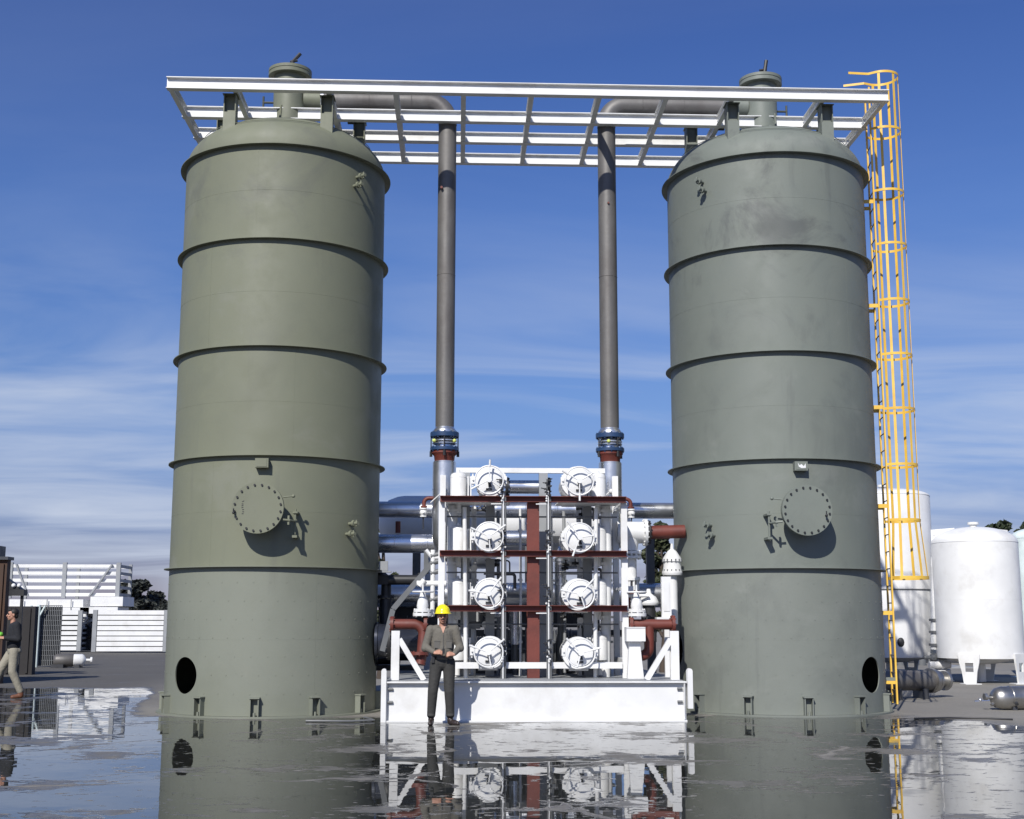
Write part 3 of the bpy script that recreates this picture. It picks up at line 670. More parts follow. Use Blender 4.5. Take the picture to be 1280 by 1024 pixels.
# eight quick-opening filter vessels, eight upright canisters
ROWS = [3.87, 2.93, 2.0, 1.05]
def vessel(x, z, rot, label):
    y0 = -1.95; t = thing('filter_vessel', (x, y0, z-.27), label, 'filter vessel', 'white filter vessels with handwheels')
    c = Vector((x, y0, z)); ay = Vector((0,1,0)); off = Vector((-.03 if x > 0 else .03, 0, 0))
    b = B(); b.lathe(c+ay*.16+off, ay, [(0,0),(.235,0),(.235,.05),(.225,.06),(.225,1.0),(.20,1.08),(.12,1.15),(0,1.17)], 40); obj('body', b, 'white', t)
    b = B(); b.lathe(c+ay*.145+off, -ay, [(.262,-.09),(.262,0),(.24,.02)], 40); b.lathe(c+ay*.12+off, ay, [(.20,0),(.262,0),(.262,.09),(.20,.09)], 40, closed=True); obj('clamp_ring', b, 'white', t)
    b = B(); b.lathe(c+ay*.13, -ay, [(.225,-.02),(.225,.03),(.215,.045),(.12,.065),(0,.07)], 40); dr = obj('door', b, 'white', t)
    b = B(); b.cyl(c+ay*.07, c-ay*.07, .032, 12); b.cyl(c-ay*.06, c-ay*.085, .045, 12); obj('hub', b, 'white', dr)
    b = B(); b.box(c+Vector((-.05,.055,-.13)), c+Vector((.05,.075,-.165))); b.prism([c+Vector((-.02,.06,-.02)),c+Vector((.02,.06,-.02)),c+Vector((.045,.06,-.11)),c+Vector((-.01,.06,-.11))],(0,-.02,0)); obj('latch', b, 'black', dr)
    w_ = B(); w_.torus(c-ay*.05, ay, .235, .013, 40, 8)
    for k in range(3):
        a = R(rot+120*k); d = Vector((math.cos(a),0,math.sin(a))); w_.tube([c-ay*.06, c-ay*.06+d*.235], .011, 8)
    for k in range(2):
        a = R(rot+120*k); d = Vector((math.cos(a),0,math.sin(a))); w_.tube([c-ay*.06+d*.22, c-ay*.075+d*.335], .017, 8)
    obj('handwheel', w_, 'white', t)
    for s in (-1, 1):
        b = B(); q = c+Vector((s*.27,.14,0)); b.box(q+Vector((-.03,-.03,-.05)), q+Vector((.03,.05,.08))); b.cyl(q+Vector((0,-.06,.02)),q+Vector((0,.06,.02)),.016,8); b.cyl(q+Vector((0,-.0,-.09)),q+Vector((0,0,.12)),.014,8); obj('hinge_lug', b, 'white', t)
    for q in (.35,.95): b = B(); b.box((x-.16,y0+q,z-.30),(x+.16,y0+q+.07,z-.20)); obj('saddle', b, 'white', t)
ordn = ['top', 'second', 'third', 'bottom']
rl = [78, 35, 52, 40]; rr_ = [150, 128, 48, 15]
for i, z in enumerate(ROWS):
    vessel(-.745, z, rl[i] if i else 88, f'white filter vessel with spoked handwheel, {ordn[i]} of the column nearer the man')
    vessel(.76, z-.01, rr_[i], f'white filter vessel with spoked handwheel, {ordn[i]} of the right-hand column past the brown post')
def canister(x, z0, label, h=.49):
    y = -1.30; t = thing('canister', (x, y, z0), label, 'canister', 'upright white canisters on the skid')
    b = B(); b.lathe((x,y,z0),(0,0,1),[(0,0),(.13,0),(.14,.01),(.14,h-.07),(.128,h-.035),(.09,h-.012),(.03,h),(.022,h+.04),(0,h+.045)],28); b.torus((x,y,z0+h-.09),(0,0,1),.14,.004,28,6); obj('body', b, 'white', t)
    b = B(); b.cyl((x,y,z0-.24),(x,y,z0),.05,12); b.cyl((x,y,z0-.05),(x,y,z0-.02),.075,14); obj('outlet', b, 'white', t)
    s = 1 if x < 0 else -1
    b = B()
    for k in range(2):
        q = x+s*(.165+.045*k); b.beam((q,y-.10,z0+.01),(q,y-.10,z0+.36+.02*k),.022,.03,up=(0,1,0)); b.cyl((q,y-.10,z0+.35),(q,y-.10,z0+.38),.018,8)
    b.box((x+s*.15,y-.11,z0+.02),(x+s*.225,y-.09,z0+.05)); obj('bracket', b, 'white', t)
for i, z in enumerate((3.61, 2.715, 1.815, .90)):
    canister(-1.255, z, f'upright white canister left of the handwheels, {ordn[i]} of the column beside the man', .45 if i else .46)
    canister(1.14, z, f'upright white canister right of the handwheels, {ordn[i]} of that column', .45 if i else .46)
# flanged cross-over pipe, tubing runs and big white uprights behind the canisters
b = B(); b.cyl((-.36,-.75,3.88),(.30,-.75,3.88),.12,24); o = thing('crossover_pipe', (0,-.75,3.6), 'short shiny pipe with dark end flanges between the two top handwheels', 'pipe'); obj('pipe', b, 'silver', o)
for x in (-.40, .33): b = B(); b.flange((x,-.75,3.88),(1,0,0),.17,.05,10,.014); obj('flange', b, 'black', o)
def pipe_thing(name, base, label, cat, parts, group=None):
    t = thing(name, base, label, cat, group)
    for pn, fn, m in parts:
        b = B(); r_ = fn(b)
        if r_ is not None and hasattr(r_, '__next__'):      # each yield closes one separate piece
            for _ in r_: obj(pn, b, m, t); b.bm = bmesh.new()
            b.bm.free()
        else: obj(pn, b, m, t)
    return t
for s, xx, lab in ((-1, -1.33, 'slanted white riser pipe behind the left canisters next to the man'), (1, 1.26, 'white riser pipe behind the right-hand canisters')):
    def f(b, xx=xx, s=s): b.tube([(xx-s*.02,-1.25,ZD),(xx,-1.25,1.5),(xx+s*.03,-1.25,2.6),(xx+s*.02,-1.25,3.5)], .085, 18)
    def f2(b, xx=xx, s=s):
        for z in (1.6, 2.5, 3.4): b.cyl((xx,-1.25,z),(xx,-1.25,z+.04),.13,20); yield
    def f3(b, xx=xx, s=s): b.tube([(xx-s*.22,-1.55,ZD),(xx-s*.18,-1.55,3.45)], .035, 12)
    pipe_thing('riser_pipe', (xx,-1.25,ZD), lab, 'pipe', [('pipe', f, 'white'), ('flange', f2, 'white'), ('tube', f3, 'white')], 'white riser pipes in the skid rack')
def tubing(x, y, label, sd):
    rnd = random.Random(sd); t = thing('instrument_tubing', (x, y, ZD), label, 'tubing', 'instrument tubing runs on the rack')
    b = B()
    b.tube([(x,y,ZD),(x+.005,y,3.9)], .014, 8); b.tube([(x+.06,y+.03,ZD),(x+.06,y+.03,3.6)], .018, 8)
    obj('tube', b, 'greyd', t)
    b = B(); b.tube([(x+.025,y-.01,ZD),(x+.025,y-.01,3.7)], .012, 8)
    for z in (3.5,2.6,1.7): b.tube([(x-.18,y+.02,z-.02),(x,y,z-.02)],.010,6)
    obj('bright_tube', b, 'white', t)
    for z in (3.78, 2.93, 2.05, 1.15):
        b = B()
        for k in range(6):
            q = Vector((x+rnd.uniform(-.03,.05), y-.03, z+(k-3)*.05)); b.box(q+Vector((-.022,-.02,-.014)), q+Vector((.022,.02,.014))); b.cyl(q, q+Vector((rnd.choice((-1,1))*rnd.uniform(.03,.07),-.01,rnd.uniform(-.01,.03))), .009, 6)
        obj('solenoid_valve', b, 'black', t)
        b = B()
        for k in range(3): q = Vector((x+rnd.uniform(-.02,.06), y-.04, z-.25+k*.04)); b.ball(q,.018,8)
        obj('fitting', b, 'white', t)
tubing(-.53, -1.88, 'thin vertical instrument tubing with dark valves just right of the left handwheels', 1)
tubing(.22, -1.88, 'thin vertical instrument tubing with dark valves right of the brown post', 2)

# ------------------------------------------------------------------ end pipework (red oxide elbows, white gate valves)
def gate_valve(c, wheel_r, label, hbody=.30):
    c = Vector(c); t = thing('gate_valve', c, label, 'valve', 'white handwheel valves at the skid ends')
    up = Vector((0,0,1))
    b = B(); b.flange(c+up*.03, up, .16, .05, 8, .013); b.flange(c+up*.09, up, .15, .04, 8, .013); b.lathe(c+up*.11, up, [(0,0),(.085,0),(.10,.06),(.085,.14),(.05,.22),(.04,.30),(0,.31)],20); obj('bonnet', b, 'white', t)
    b = B(); b.cyl(c+up*.36, c+up*.52, .016, 8)
    for s in (-1,1): b.beam(c+Vector((s*.07,0,.15)), c+Vector((s*.03,0,.38)), .025,.025,up=(0,1,0))
    obj('stem', b, 'white', t)
    b = B(); b.torus(c+up*.40, up, wheel_r, .014, 28, 8); b.beam(c+Vector((-wheel_r,0,.40)), c+Vector((wheel_r,0,.40)),.02,.014); b.beam(c+Vector((0,-wheel_r,.40)), c+Vector((0,wheel_r,.40)),.02,.014); obj('handwheel', b, 'white', t)
    return t
gate_valve((-1.83,-1.75,1.63), .17, 'white handwheel gate valve above the red-brown elbow beside the man')
gate_valve((1.72,-1.75,1.63), .16, 'white handwheel gate valve above the red-brown tee near the grey-green tank')
y = -1.75
def eL(b): b.tube(elbow((-2.35,y,1.50),(-1.80,y,1.50),(-1.84,y-.05,.95),.16,8)+[Vector((-1.86,y-.07,.85))], .085, 20)
def eLf(b):
    for q in (((-2.33,y,1.50),(1,0,0),.13),((-1.78,y,1.50),(1,0,0),.15),((-1.87,y-.07,1.02),(0,.1,1),.15)): b.flange(q[0],q[1],q[2],.05,8,.013); yield
pipe_thing('elbow_pipe', (-1.9,y,.9), 'red-brown elbow pipe at the left skid end, right behind the man', 'pipe', [('pipe', eL, 'rust'), ('flange', eLf, 'rust')])
def eR(b):
    b.cyl((1.60,y,1.50),(2.31,y,1.50),.085,20); b.tube(elbow((1.92,y,1.48),(1.92,y,1.0),(1.66,y,.98),.14,8), .085, 20)
def eRf(b):
    for q in (((2.32,y,1.50),(1,0,0),.15),((1.62,y,1.50),(1,0,0),.15),((1.70,y,.98),(1,0,0),.14)): b.flange(q[0],q[1],q[2],.05,8,.013); yield
pipe_thing('tee_pipe', (1.9,y,1.0), 'red-brown flanged tee pipe at the right skid end by the junction box', 'pipe', [('pipe', eR, 'rust'), ('flange', eRf, 'rust')])
# white tee and spool on the right, above the valve
yy = -.6
def w1(b): b.tube([(1.55,yy,3.10),(2.03,yy,3.10)], .19, 28); b.tube([(1.78,yy,3.05),(1.78,yy,2.78)], .15, 24, rs=[.17,.13]); b.tube([(1.78,yy,2.70),(1.78,yy,2.30)], .11, 24)
def w2(b):
    for q in (((2.05,yy,3.10),(1,0,0),.24,.05,14),((1.78,yy,2.74),(0,0,1),.20,.045,12),((1.78,yy,2.66),(0,0,1),.20,.035,12),((1.78,yy,2.28),(0,0,1),.17,.045,10)): b.flange(*q,.014); yield
def w3(b):
    for k in range(10):
        a = 2*PI*k/10; b.cyl((1.78+.13*math.cos(a),yy+.13*math.sin(a),2.02),(1.78+.13*math.cos(a),yy+.13*math.sin(a),2.26),.022,8)
def w4(b): b.lathe((1.78,yy,2.05),(0,0,-1),[(.16,0),(.16,.05),(.11,.10),(.10,.28),(.14,.30),(.14,.34)],24); b.flange((1.78,yy,2.04),(0,0,1),.17,.05,10,.014)
pipe_thing('tee_spool', (1.78,yy,1.7), 'white pipe tee with bolted flanges hanging beside the right rack post', 'pipe', [('tee', w1, 'white'), ('flange', w2, 'white'), ('stud_ring', w3, 'white'), ('reducer', w4, 'rust')])
def r1(b): b.tube([(2.10,yy,3.10),(2.75,yy,3.12)], .118, 24)
def r2(b): b.flange((2.10,yy,3.10),(1,0,0),.215,.05,14,.015)
pipe_thing('header_stub', (2.1,yy,3.1), 'red-brown horizontal pipe bolted to the white tee, running behind the grey-green tank', 'pipe', [('pipe', r1, 'rust'), ('flange', r2, 'black')])
def g1(b): b.lathe((2.52,yy,2.35),(0,0,1),[(0,0),(.17,0),(.18,.03),(.18,.06),(.16,.10),(.15,.22),(.17,.24),(.16,.30),(.08,.42),(.03,.46),(.02,.55),(0,.56)],24)
def g2(b):
    for k in range(14):
        a = 2*PI*k/14
        for z in (2.42,2.60): b.cyl((2.52+.165*math.cos(a),yy+.165*math.sin(a),z-.02),(2.52+.165*math.cos(a),yy+.165*math.sin(a),z+.03),.013,6)
def g3(b): b.cyl((2.52,yy,1.5),(2.52,yy,2.35),.085,20); b.box((2.40,yy-.06,1.75),(2.50,yy+.06,2.25))
pipe_thing('control_valve', (2.52,yy,1.5), 'white domed control valve half hidden by the edge of the grey-green tank', 'valve', [('bonnet', g1, 'white'), ('bolts', g2, 'greyd'), ('body', g3, 'white')])
def q1(b): b.lathe((2.02,-1.1,1.82),(0,0,1),[(0,0),(.15,0),(.17,.03),(.17,.06),(.13,.14),(.05,.20),(.03,.28),(0,.28)],24)
def q2(b): b.cyl((2.02,-1.1,1.62),(2.02,-1.1,1.82),.10,16); b.cyl((1.93,-1.1,1.2),(1.93,-1.1,1.65),.045,12); b.cyl((2.10,-1.1,1.2),(2.10,-1.1,1.65),.045,12)
def q3(b): b.tube([(1.55,-1.3,1.98),(2.0,-1.3,1.98)],.03,10); b.box((1.55,-1.4,2.02),(1.72,-1.3,2.14)); b.tube([(1.60,-1.3,1.6),(1.60,-1.3,2.0)],.05,10); b.tube([(1.72,-1.3,1.62),(1.72,-1.3,1.95)],.04,10)
pipe_thing('diaphragm_valve', (2.0,-1.1,1.2), 'white diaphragm valve with black yoke above the right red-brown tee', 'valve', [('dome', q1, 'white'), ('yoke', q2, 'black'), ('manifold', q3, 'white')])

# ------------------------------------------------------------------ pipework behind the skid
def hpipe(x0, x1, y_, z, r, label, m='silver', bands=True, name='header_pipe'):
    t = thing(name, ((x0+x1)/2, y_, z), label, 'pipe', None)
    b = B(); b.cyl((x0,y_,z),(x1,y_,z),r,36)
    x = x0+.2
    while bands and x < x1: b.torus((x,y_,z),(1,0,0),r,.004,36,6); x += .62
    obj('cladding', b, m, t); return t
zc = lambda y_px, v: P(600, y_px, v).z
hpipe(-4.5, 4.6, 1.6, zc(637.5,1.6), .155, 'upper shiny clad header pipe running behind both downpipes')
hpipe(-4.5, -1.3, 1.0, zc(680,1.0), .175, 'lower shiny clad header pipe between the olive-green tank and the skid rack')
hpipe(-1.15, .25, .8, zc(673,.8), .15, 'shiny clad pipe crossing behind the brown post, second level')
hpipe(-4.5, 3.0, 2.6, zc(744,2.6), .24, 'fat shiny clad header pipe low behind the skid')
hpipe(-1.3, .35, .7, zc(738,.7), .14, 'shiny clad pipe crossing behind the brown post, third level')
def drum(b):
    z = zc(655,5.5); b.lathe((-3.05,5.5,z),(1,0,0),[(0,0),(.30,.08),(.52,.24),(.60,.45),(.62,.60),(.62,5.2),(.5,5.5),(0,5.7)],40)
def drums(b):
    for x in (-1.9, 1.6): b.box((x-.08,5.2,0),(x+.08,5.8,zc(655,5.5)-.45)); yield
pipe_thing('storage_drum', (0,5.5,0), 'large pale horizontal drum with rounded end behind the header pipes', 'tank', [('shell', drum, 'white_old'), ('saddle', drums, 'white_old')])
def cone(b): b.lathe((-2.70,-.15,1.20),(1,0,0),[(0,0),(.33,0),(.33,.05),(.30,.06),(.29,.2),(.22,.45),(.21,1.2),(0,1.2)],36)
def conef(b): b.flange((-2.45,-.15,1.20),(1,0,0),.33,.05,16,.016)
pipe_thing('suction_duct', (-2.6,-.15,.8), 'dark blue-black reducer duct at the foot of the olive-green tank', 'duct', [('reducer', cone, 'blueblk'), ('flange', conef, 'black')])
def st1(b): b.beam((-2.35,-1.1,1.75),(-1.68,-1.1,2.55),.09,.06,up=(0,1,0))
def st2(b): b.beam((-2.35,-1.1,1.75),(-2.52,-1.1,1.05),.09,.06,up=(0,1,0))
def st3(b): b.beam((-1.80,-1.0,2.35),(-1.80,-1.0,2.75),.08,.08,up=(0,1,0))
pipe_thing('strut', (-2.3,-1.1,1.0), 'slanting grey steel strut left of the gate valve beside the man', 'strut', [('bar', st1, 'greyd'), ('foot', st2, 'greyd'), ('hanger', st3, 'greyd')])
def va(b):
    b.cyl((-1.68,-1.2,ZD+1.0),(-1.68,-1.2,2.75),.04,12); b.tube([(-1.95,-1.2,2.18),(-1.45,-1.2,2.18)],.05,12)
def vb_(b):
    for z in (1.9,2.35,2.52,2.64): b.cyl((-1.72,-1.2,z),(-1.58,-1.2,z+.04),.045,10); yield
def vc(b): b.tube([(-1.80,-1.2,2.75),(-1.70,-1.2,2.62),(-1.50,-1.2,2.62)],.035,10); b.cyl((-1.9,-1.25,2.13),(-1.82,-1.25,2.24),.05,10)
pipe_thing('valve_manifold', (-1.68,-1.2,1.6), 'small white valve manifold against the left rack post above the yellow hard hat', 'valve', [('riser', va, 'white'), ('valve', vb_, 'greyd'), ('hose', vc, 'white')])
def blower(x0, x1, y_, z0, z1, label, seed):
    rnd = random.Random(seed); t = thing('pump_unit', ((x0+x1)/2, y_, z0), label, 'pump', 'dark pump units low behind the skid')
    b = B(); w_ = x1-x0; b.cyl((x0+.1*w_,y_,(z0+z1)/2),(x1-.25*w_,y_,(z0+z1)/2),(z1-z0)*.38,24); b.box((x0,y_-.25,z0),(x1,y_+.25,z0+.10)); obj('motor', b, 'dark', t)
    b = B()
    for k in range(7): q = x0+.12*w_+k*.055*w_; b.torus((q,y_,(z0+z1)/2),(1,0,0),(z1-z0)*.39,.012,24,6)
    obj('cooling_fins', b, 'greyd', t)
    b = B(); b.cyl((x1-.25*w_,y_,(z0+z1)/2),(x1-.05*w_,y_,(z0+z1)/2),(z1-z0)*.30,20); b.cyl((x1-.12*w_,y_,(z0+z1)/2),(x1-.12*w_,y_,z1+.15),.06,14); obj('casing', b, 'blueblk', t)
    return t
blower(-3.4,-2.0,1.9,HS+.0,1.5,'dark pump unit seen between the olive-green tank and the skid',1)
blower(-1.05,-.1,.3,ZD,1.35,'dark pump unit behind the bottom left handwheel',2)
blower(.3,1.4,.3,ZD,1.5,'dark pump unit behind the bottom right handwheel',3)
def rk1(b):
    for x in (-3.1,-2.1,-1.0,.2,1.4,2.7): b.beam((x,3.2,0),(x,3.2,3.3),.16,.16,up=(0,1,0)); yield
def rk2(b):
    for z in (1.3,2.15,3.2): b.beam((-3.2,3.2,z),(2.8,3.2,z),.12,.14); yield
def rk3(b):
    for q in (((-2.85,3.05,1.42),(-1.15,3.3,2.08)),((-.75,3.05,.75),(1.25,3.3,1.25)),((-.9,3.0,1.42),(1.3,3.3,2.0))): b.box(*q); yield
def rk4(b):
    for k in range(9):
        x = -.62+k*.085; b.cyl((x,.05,1.075),(x,.05,1.42),.02,8)
        b.cyl((x,.05,.76),(x,.05,1.04),.02,8)
    b.box((-.68,-.02,1.04),(.12,.10,1.075))
pipe_thing('pipe_rack', (0,3.2,0), 'dark grey pipe support rack standing behind the skid equipment', 'pipe rack', [('post', rk1, 'greyd'), ('crossbar', rk2, 'dark'), ('cable_tray', rk3, 'dark'), ('tube_bank', rk4, 'greyd')])
def bk(b):
    b.tube(elbow((-2.55,.3,2.0),(-2.55,.3,2.35),(-3.2,.3,2.35),.12,6),.09,14)
    b.flange((-2.55,.3,1.98),(0,0,1),.15,.04,8,.013); b.cyl((-2.55,.3,1.3),(-2.55,.3,1.95),.11,16)
def bk2(b): b.box((-2.75,.1,2.2),(-2.35,.5,2.36)); b.cyl((-2.5,.1,2.28),(-1.95,.1,2.28),.09,14); b.flange((-1.93,.1,2.28),(1,0,0),.13,.05,8,.013)
pipe_thing('brown_valve_set', (-2.5,.3,1.3), 'dark brown actuated valve below the lower clad header at the olive-green tank edge', 'valve', [('pipe', bk, 'dark'), ('actuator', bk2, 'black')])
def hg(b): b.box((-2.66,-.2,2.43),(-2.50,-.1,2.60)); b.box((-2.70,-.22,2.40),(-2.44,-.08,2.425))
def hg2(b): b.cyl((-2.40,1.3,3.2),(-2.40,1.3,3.42),.05,10)
pipe_thing('pipe_shoe', (-2.6,-.2,2.4), 'small grey pipe shoe plate beside the olive-green tank under the clad header', 'bracket', [('plate', hg, 'grey'), ('rod', hg2, 'rust')])
# vertical shiny legs seen through the right half
for x, z0, z1, r, lab in ((.55,1.7,2.65,.10,'short upright shiny pipe behind the third right-hand handwheel'),(.95,1.6,2.6,.07,'thin upright shiny pipe close behind the right-hand canisters'),(-.25,1.15,1.75,.09,'short upright shiny pipe low behind the brown post')):
    def f(b, x=x, z0=z0, z1=z1, r=r): b.cyl((x,-.45,z0),(x,-.45,z1),r,20); b.cyl((x,-.45,z1-.06),(x,-.45,z1-.02),r*1.25,20); b.cyl((x,-.45,(z0+z1)/2),(x,-.45,(z0+z1)/2+.03),r*1.25,20)
    def f2(b, x=x, z0=z0, r=r): b.cyl((x,-.45,ZD),(x,-.45,z0),r*.5,14)
    pipe_thing('upright_pipe', (x,-.45,ZD), lab, 'pipe', [('cladding', f, 'silver'), ('stand', f2, 'greyd')])

def smallbore(x, z, sd, label):
    rnd = random.Random(sd); t = thing('small_bore_piping', (x,-.75,z), label, 'piping', 'small-bore piping behind the handwheels')
    for k in range(3):
        a = Vector((x+rnd.uniform(-.35,.1), -.8+rnd.uniform(-.1,.1), z+rnd.uniform(-.12,.14))); c = a+Vector((rnd.uniform(.25,.5),0,0)); e = c+Vector((0,0,rnd.choice((-1,1))*rnd.uniform(.15,.3)))
        b = B(); b.tube(elbow(a,c,e,.05,5), rnd.choice((.014,.02,.028)), 10); obj('tube', b, rnd.choice(('greyd','white','galv')), t)
    for k in range(3):
        q = Vector((x+rnd.uniform(-.3,.35), -.9, z+rnd.uniform(-.15,.18))); m_ = rnd.choice(('black','white','greyd','bluebox' if k == 2 and sd % 3 == 0 else 'black'))
        b = B(); b.ball(q,.035,10); b.cyl(q-Vector((.06,0,0)),q+Vector((.06,0,0)),.024,10); b.cyl(q,q+Vector((0,0,.08)),.012,8); b.cyl(q+Vector((0,0,.08)),q+Vector((0,0,.09)),.045,12); obj('valve', b, m_, t)
    b = B(); q = Vector((x+rnd.uniform(-.2,.2), -.95, z+rnd.uniform(-.1,.1))); b.cyl(q,q-Vector((0,.04,0)),.055,16); b.cyl(q-Vector((0,0,.16)),q-Vector((0,0,.0)),.012,8); obj('gauge', b, 'white', t)
sd = 20
for x, side_ in ((-.85,'left'),(.85,'right')):
    for z, rw in ((3.42,'top and second'),(2.47,'second and third'),(1.53,'third and bottom')):
        sd += 1; smallbore(x, z, sd, f'thin pipes, small valves and a gauge between the {rw} {side_} handwheels')
# hoses on the ground at the tank foot
b = B(); b.tube([(-2.75,-1.9,.02),(-2.62,-2.25,.02),(-2.55,-2.5,.02),(-2.9,-2.7,.02),(-3.6,-2.62,.02)],.016,8)
obj('hose', b, 'greyd', label='thin grey hose on the wet ground between the olive-green tank and skid corner', cat='hose', base=(-2.8,-2.3,0))
b = B(); b.tube([(6.1,-2.35,.015),(6.7,-2.2,.015),(7.3,-2.35,.015),(7.6,-2.6,.015)],.014,8)
obj('cable', b, 'black', label='black cable lying on the ground below the yellow ladder', cat='cable', base=(6.8,-2.3,0))

# ------------------------------------------------------------------ white tanks and yard equipment on the right
def leg_tank(cx, y_, r, zb, zt, dome, m, label, lugs, legs, group='white vessels on the right'):
    t = thing('white_tank', (cx, y_, 0), label, 'tank', group)
    b = B(); n = 72
    prof = [(0,zb-.0),(r*.5,zb-.0),(r,zb+.0)]
    prof = [(r-.02,zb),(r,zb),(r,zt)]+[(r*math.cos(PI/2*i/12), zt+dome*math.sin(PI/2*i/12)) for i in range(1,13)]; prof[-1] = (0, zt+dome)
    b.lathe((cx,y_,0),(0,0,1),prof,n); b.torus((cx,y_,zt),(0,0,1),r,.008,n,6); b.torus((cx,y_,zt-(zt-zb)*.5),(0,0,1),r,.003,n,6)
    obj('shell', b, m, t)
    b = B(); b.lathe((cx,y_,zb+.06),(0,0,1),[(r-.03,0),(r*.7,-.12),(r*.35,-.20),(0,-.22)],n); b.cyl((cx,y_,.02),(cx,y_,zb-.05),r*.10,14); obj('bottom_head', b, m, t)
    b = B(); b.cyl((cx,y_,zt+dome-.05),(cx,y_,zt+dome+.12),.09,20); b.cyl((cx,y_,zt+dome+.06),(cx,y_,zt+dome+.12),.14,20); obj('top_nozzle', b, m, t)
    for a in legs:
        d = Vector((math.cos(R(a)),math.sin(R(a)),0)); s_ = Vector((-d.y,d.x,0)); b = B(); c = Vector((cx,y_,0))+d*(r-.03)
        wt, wb = .27, .15; h0 = zb+.12
        # leg plate with a square window
        def pt(u, z): return c+s_*u+Vector((0,0,z))
        for poly in ([pt(-wt,h0),pt(wt,h0),pt(wt*.9,zb-.10),pt(-wt*.9,zb-.10)],
                     [pt(-wt*.9,zb-.10),pt(-.10,zb-.10),pt(-.10,zb-.32),pt(-wb*1.25,zb-.32)],
                     [pt(.10,zb-.10),pt(wt*.9,zb-.10),pt(wb*1.25,zb-.32),pt(.10,zb-.32)],
                     [pt(-wb*1.25,zb-.32),pt(wb*1.25,zb-.32),pt(wb,0.02),pt(-wb,0.02)]):
            b.prism(poly, d*.05)
        b.box(c+Vector((-.2,-.2,.0)), c+Vector((.2,.2,.02))); obj('leg', b, m, t)
    for a in lugs:
        d = Vector((math.cos(R(a)),math.sin(R(a)),0)); s_ = Vector((-d.y,d.x,0)); b = B(); c = Vector((cx,y_,zt))+d*(r*.74)
        b.prism([c+d*.27-Vector((0,0,.02)), c+d*.27+Vector((0,0,.36)), c-d*.32+Vector((0,0,.40)), c-d*.32+Vector((0,0,.05))], s_*.03); b.cyl(c+d*.19+Vector((0,0,.26))-s_*.012, c+d*.19+Vector((0,0,.26))+s_*.045, .045, 14)
        obj('lifting_lug', b, m, t)
    return t
yb = 9.6
c_ = P(1224.5, 800, yb); zb_ = P(1222,824,yb-1.05).z; zt_ = P(1222,676,yb-1.05).z
rr = (P(1275.5,760,yb)-P(1168.5,760,yb)).length/2*.955
leg_tank(c_.x, yb, rr, zb_, zt_, .42, 'white', 'stout white domed tank on plate legs, beside the yellow ladder in the yard', (165, 15), (-52, -127, 60, 130))
c2 = P(1112, 800, 11.5); zt2 = P(1130,617,10.4).z; r2_ = (P(1167.5,760,11.5)-P(1112,760,11.5)).length
tt = leg_tank(c2.x, 11.5, r2_, P(1150,822,10.5).z, zt2, .22, 'white_old', 'taller slimmer white tank directly behind the yellow ladder', (), (-45, -135, 45, 135))
def band(b): b.torus((c2.x,11.5,P(1150,737,10.5).z),(0,0,1),r2_+.005,.02,60,6)
b = B(); band(b); BASE[tt] = Vector(tt.location); obj('belt_band', b, 'greyd', tt)
b = B(); q = P(1126,803,10.3); b.ball(q,.10,12,(1,.6,1.3)); b.cyl(q+Vector((0,.25,0)),q,.05,10); obj('drain_nozzle', b, 'black', tt)
c3 = P(1300, 800, 12.5)
leg_tank(c3.x, 12.5, (P(1300,760,12.5)-P(1272.5,760,12.5)).length, P(1280,826,12).z, P(1280,672,12).z, .3, 'pale', 'pale greenish tank cut off by the right edge of the photo', (), (-90, 180, 0, 90))
def sp1(b): b.cyl(P(1167,812,9.9),P(1167,697,9.9),.075,14)
def sp2(b):
    for yy_ in (775,790,806): q = P(1167,yy_,9.9); b.cyl(q-Vector((0,0,.03)),q+Vector((0,0,.03)),.12,12); yield
def sp3(b): q = P(1167,822,9.9); b.tube([q-Vector((.25,0,0)),q+Vector((.45,0,.0))],.05,10); b.ball(q,.11); b.ball(q+Vector((.18,0,.14)),.08); b.cyl(q,Vector((q.x,q.y,0)),.05,10)
def sp4(b): q = P(1172,840,9.9); b.box(Vector((q.x-.25,q.y-.2,.15)),Vector((q.x+.28,q.y+.2,q.z+.05))); b.cyl(Vector((q.x-.25,q.y-.1,q.z+.18)),Vector((q.x+.3,q.y-.1,q.z+.18)),.09,14)
pipe_thing('standpipe', (P(1167,855,9.9).x,9.9,0), 'narrow white standpipe with small pump at its foot, between the two white tanks', 'pipe', [('pipe', sp1, 'white'), ('flange', sp2, 'greyd'), ('valve_cluster', sp3, 'greyd'), ('pump', sp4, 'white_old')])
def bx1(b): q = P(1168,683,14); b.box(q-Vector((.18,.1,.52)),q+Vector((.22,.1,.28)))
def bx2(b): q = P(1168,683,14); b.box(q-Vector((.18,.12,.20)),q+Vector((.22,-.105,-.05)))
def bx3(b): q = P(1168,683,14); b.cyl((q.x,14.1,0),(q.x,14.1,q.z-.4),.06,10)
pipe_thing('pole_box', (P(1168,683,14).x,14,0), 'blue box with white band on a pole between the two white tanks', 'box', [('box', bx1, 'bluebox'), ('band', bx2, 'white'), ('pole', bx3, 'greyd')])
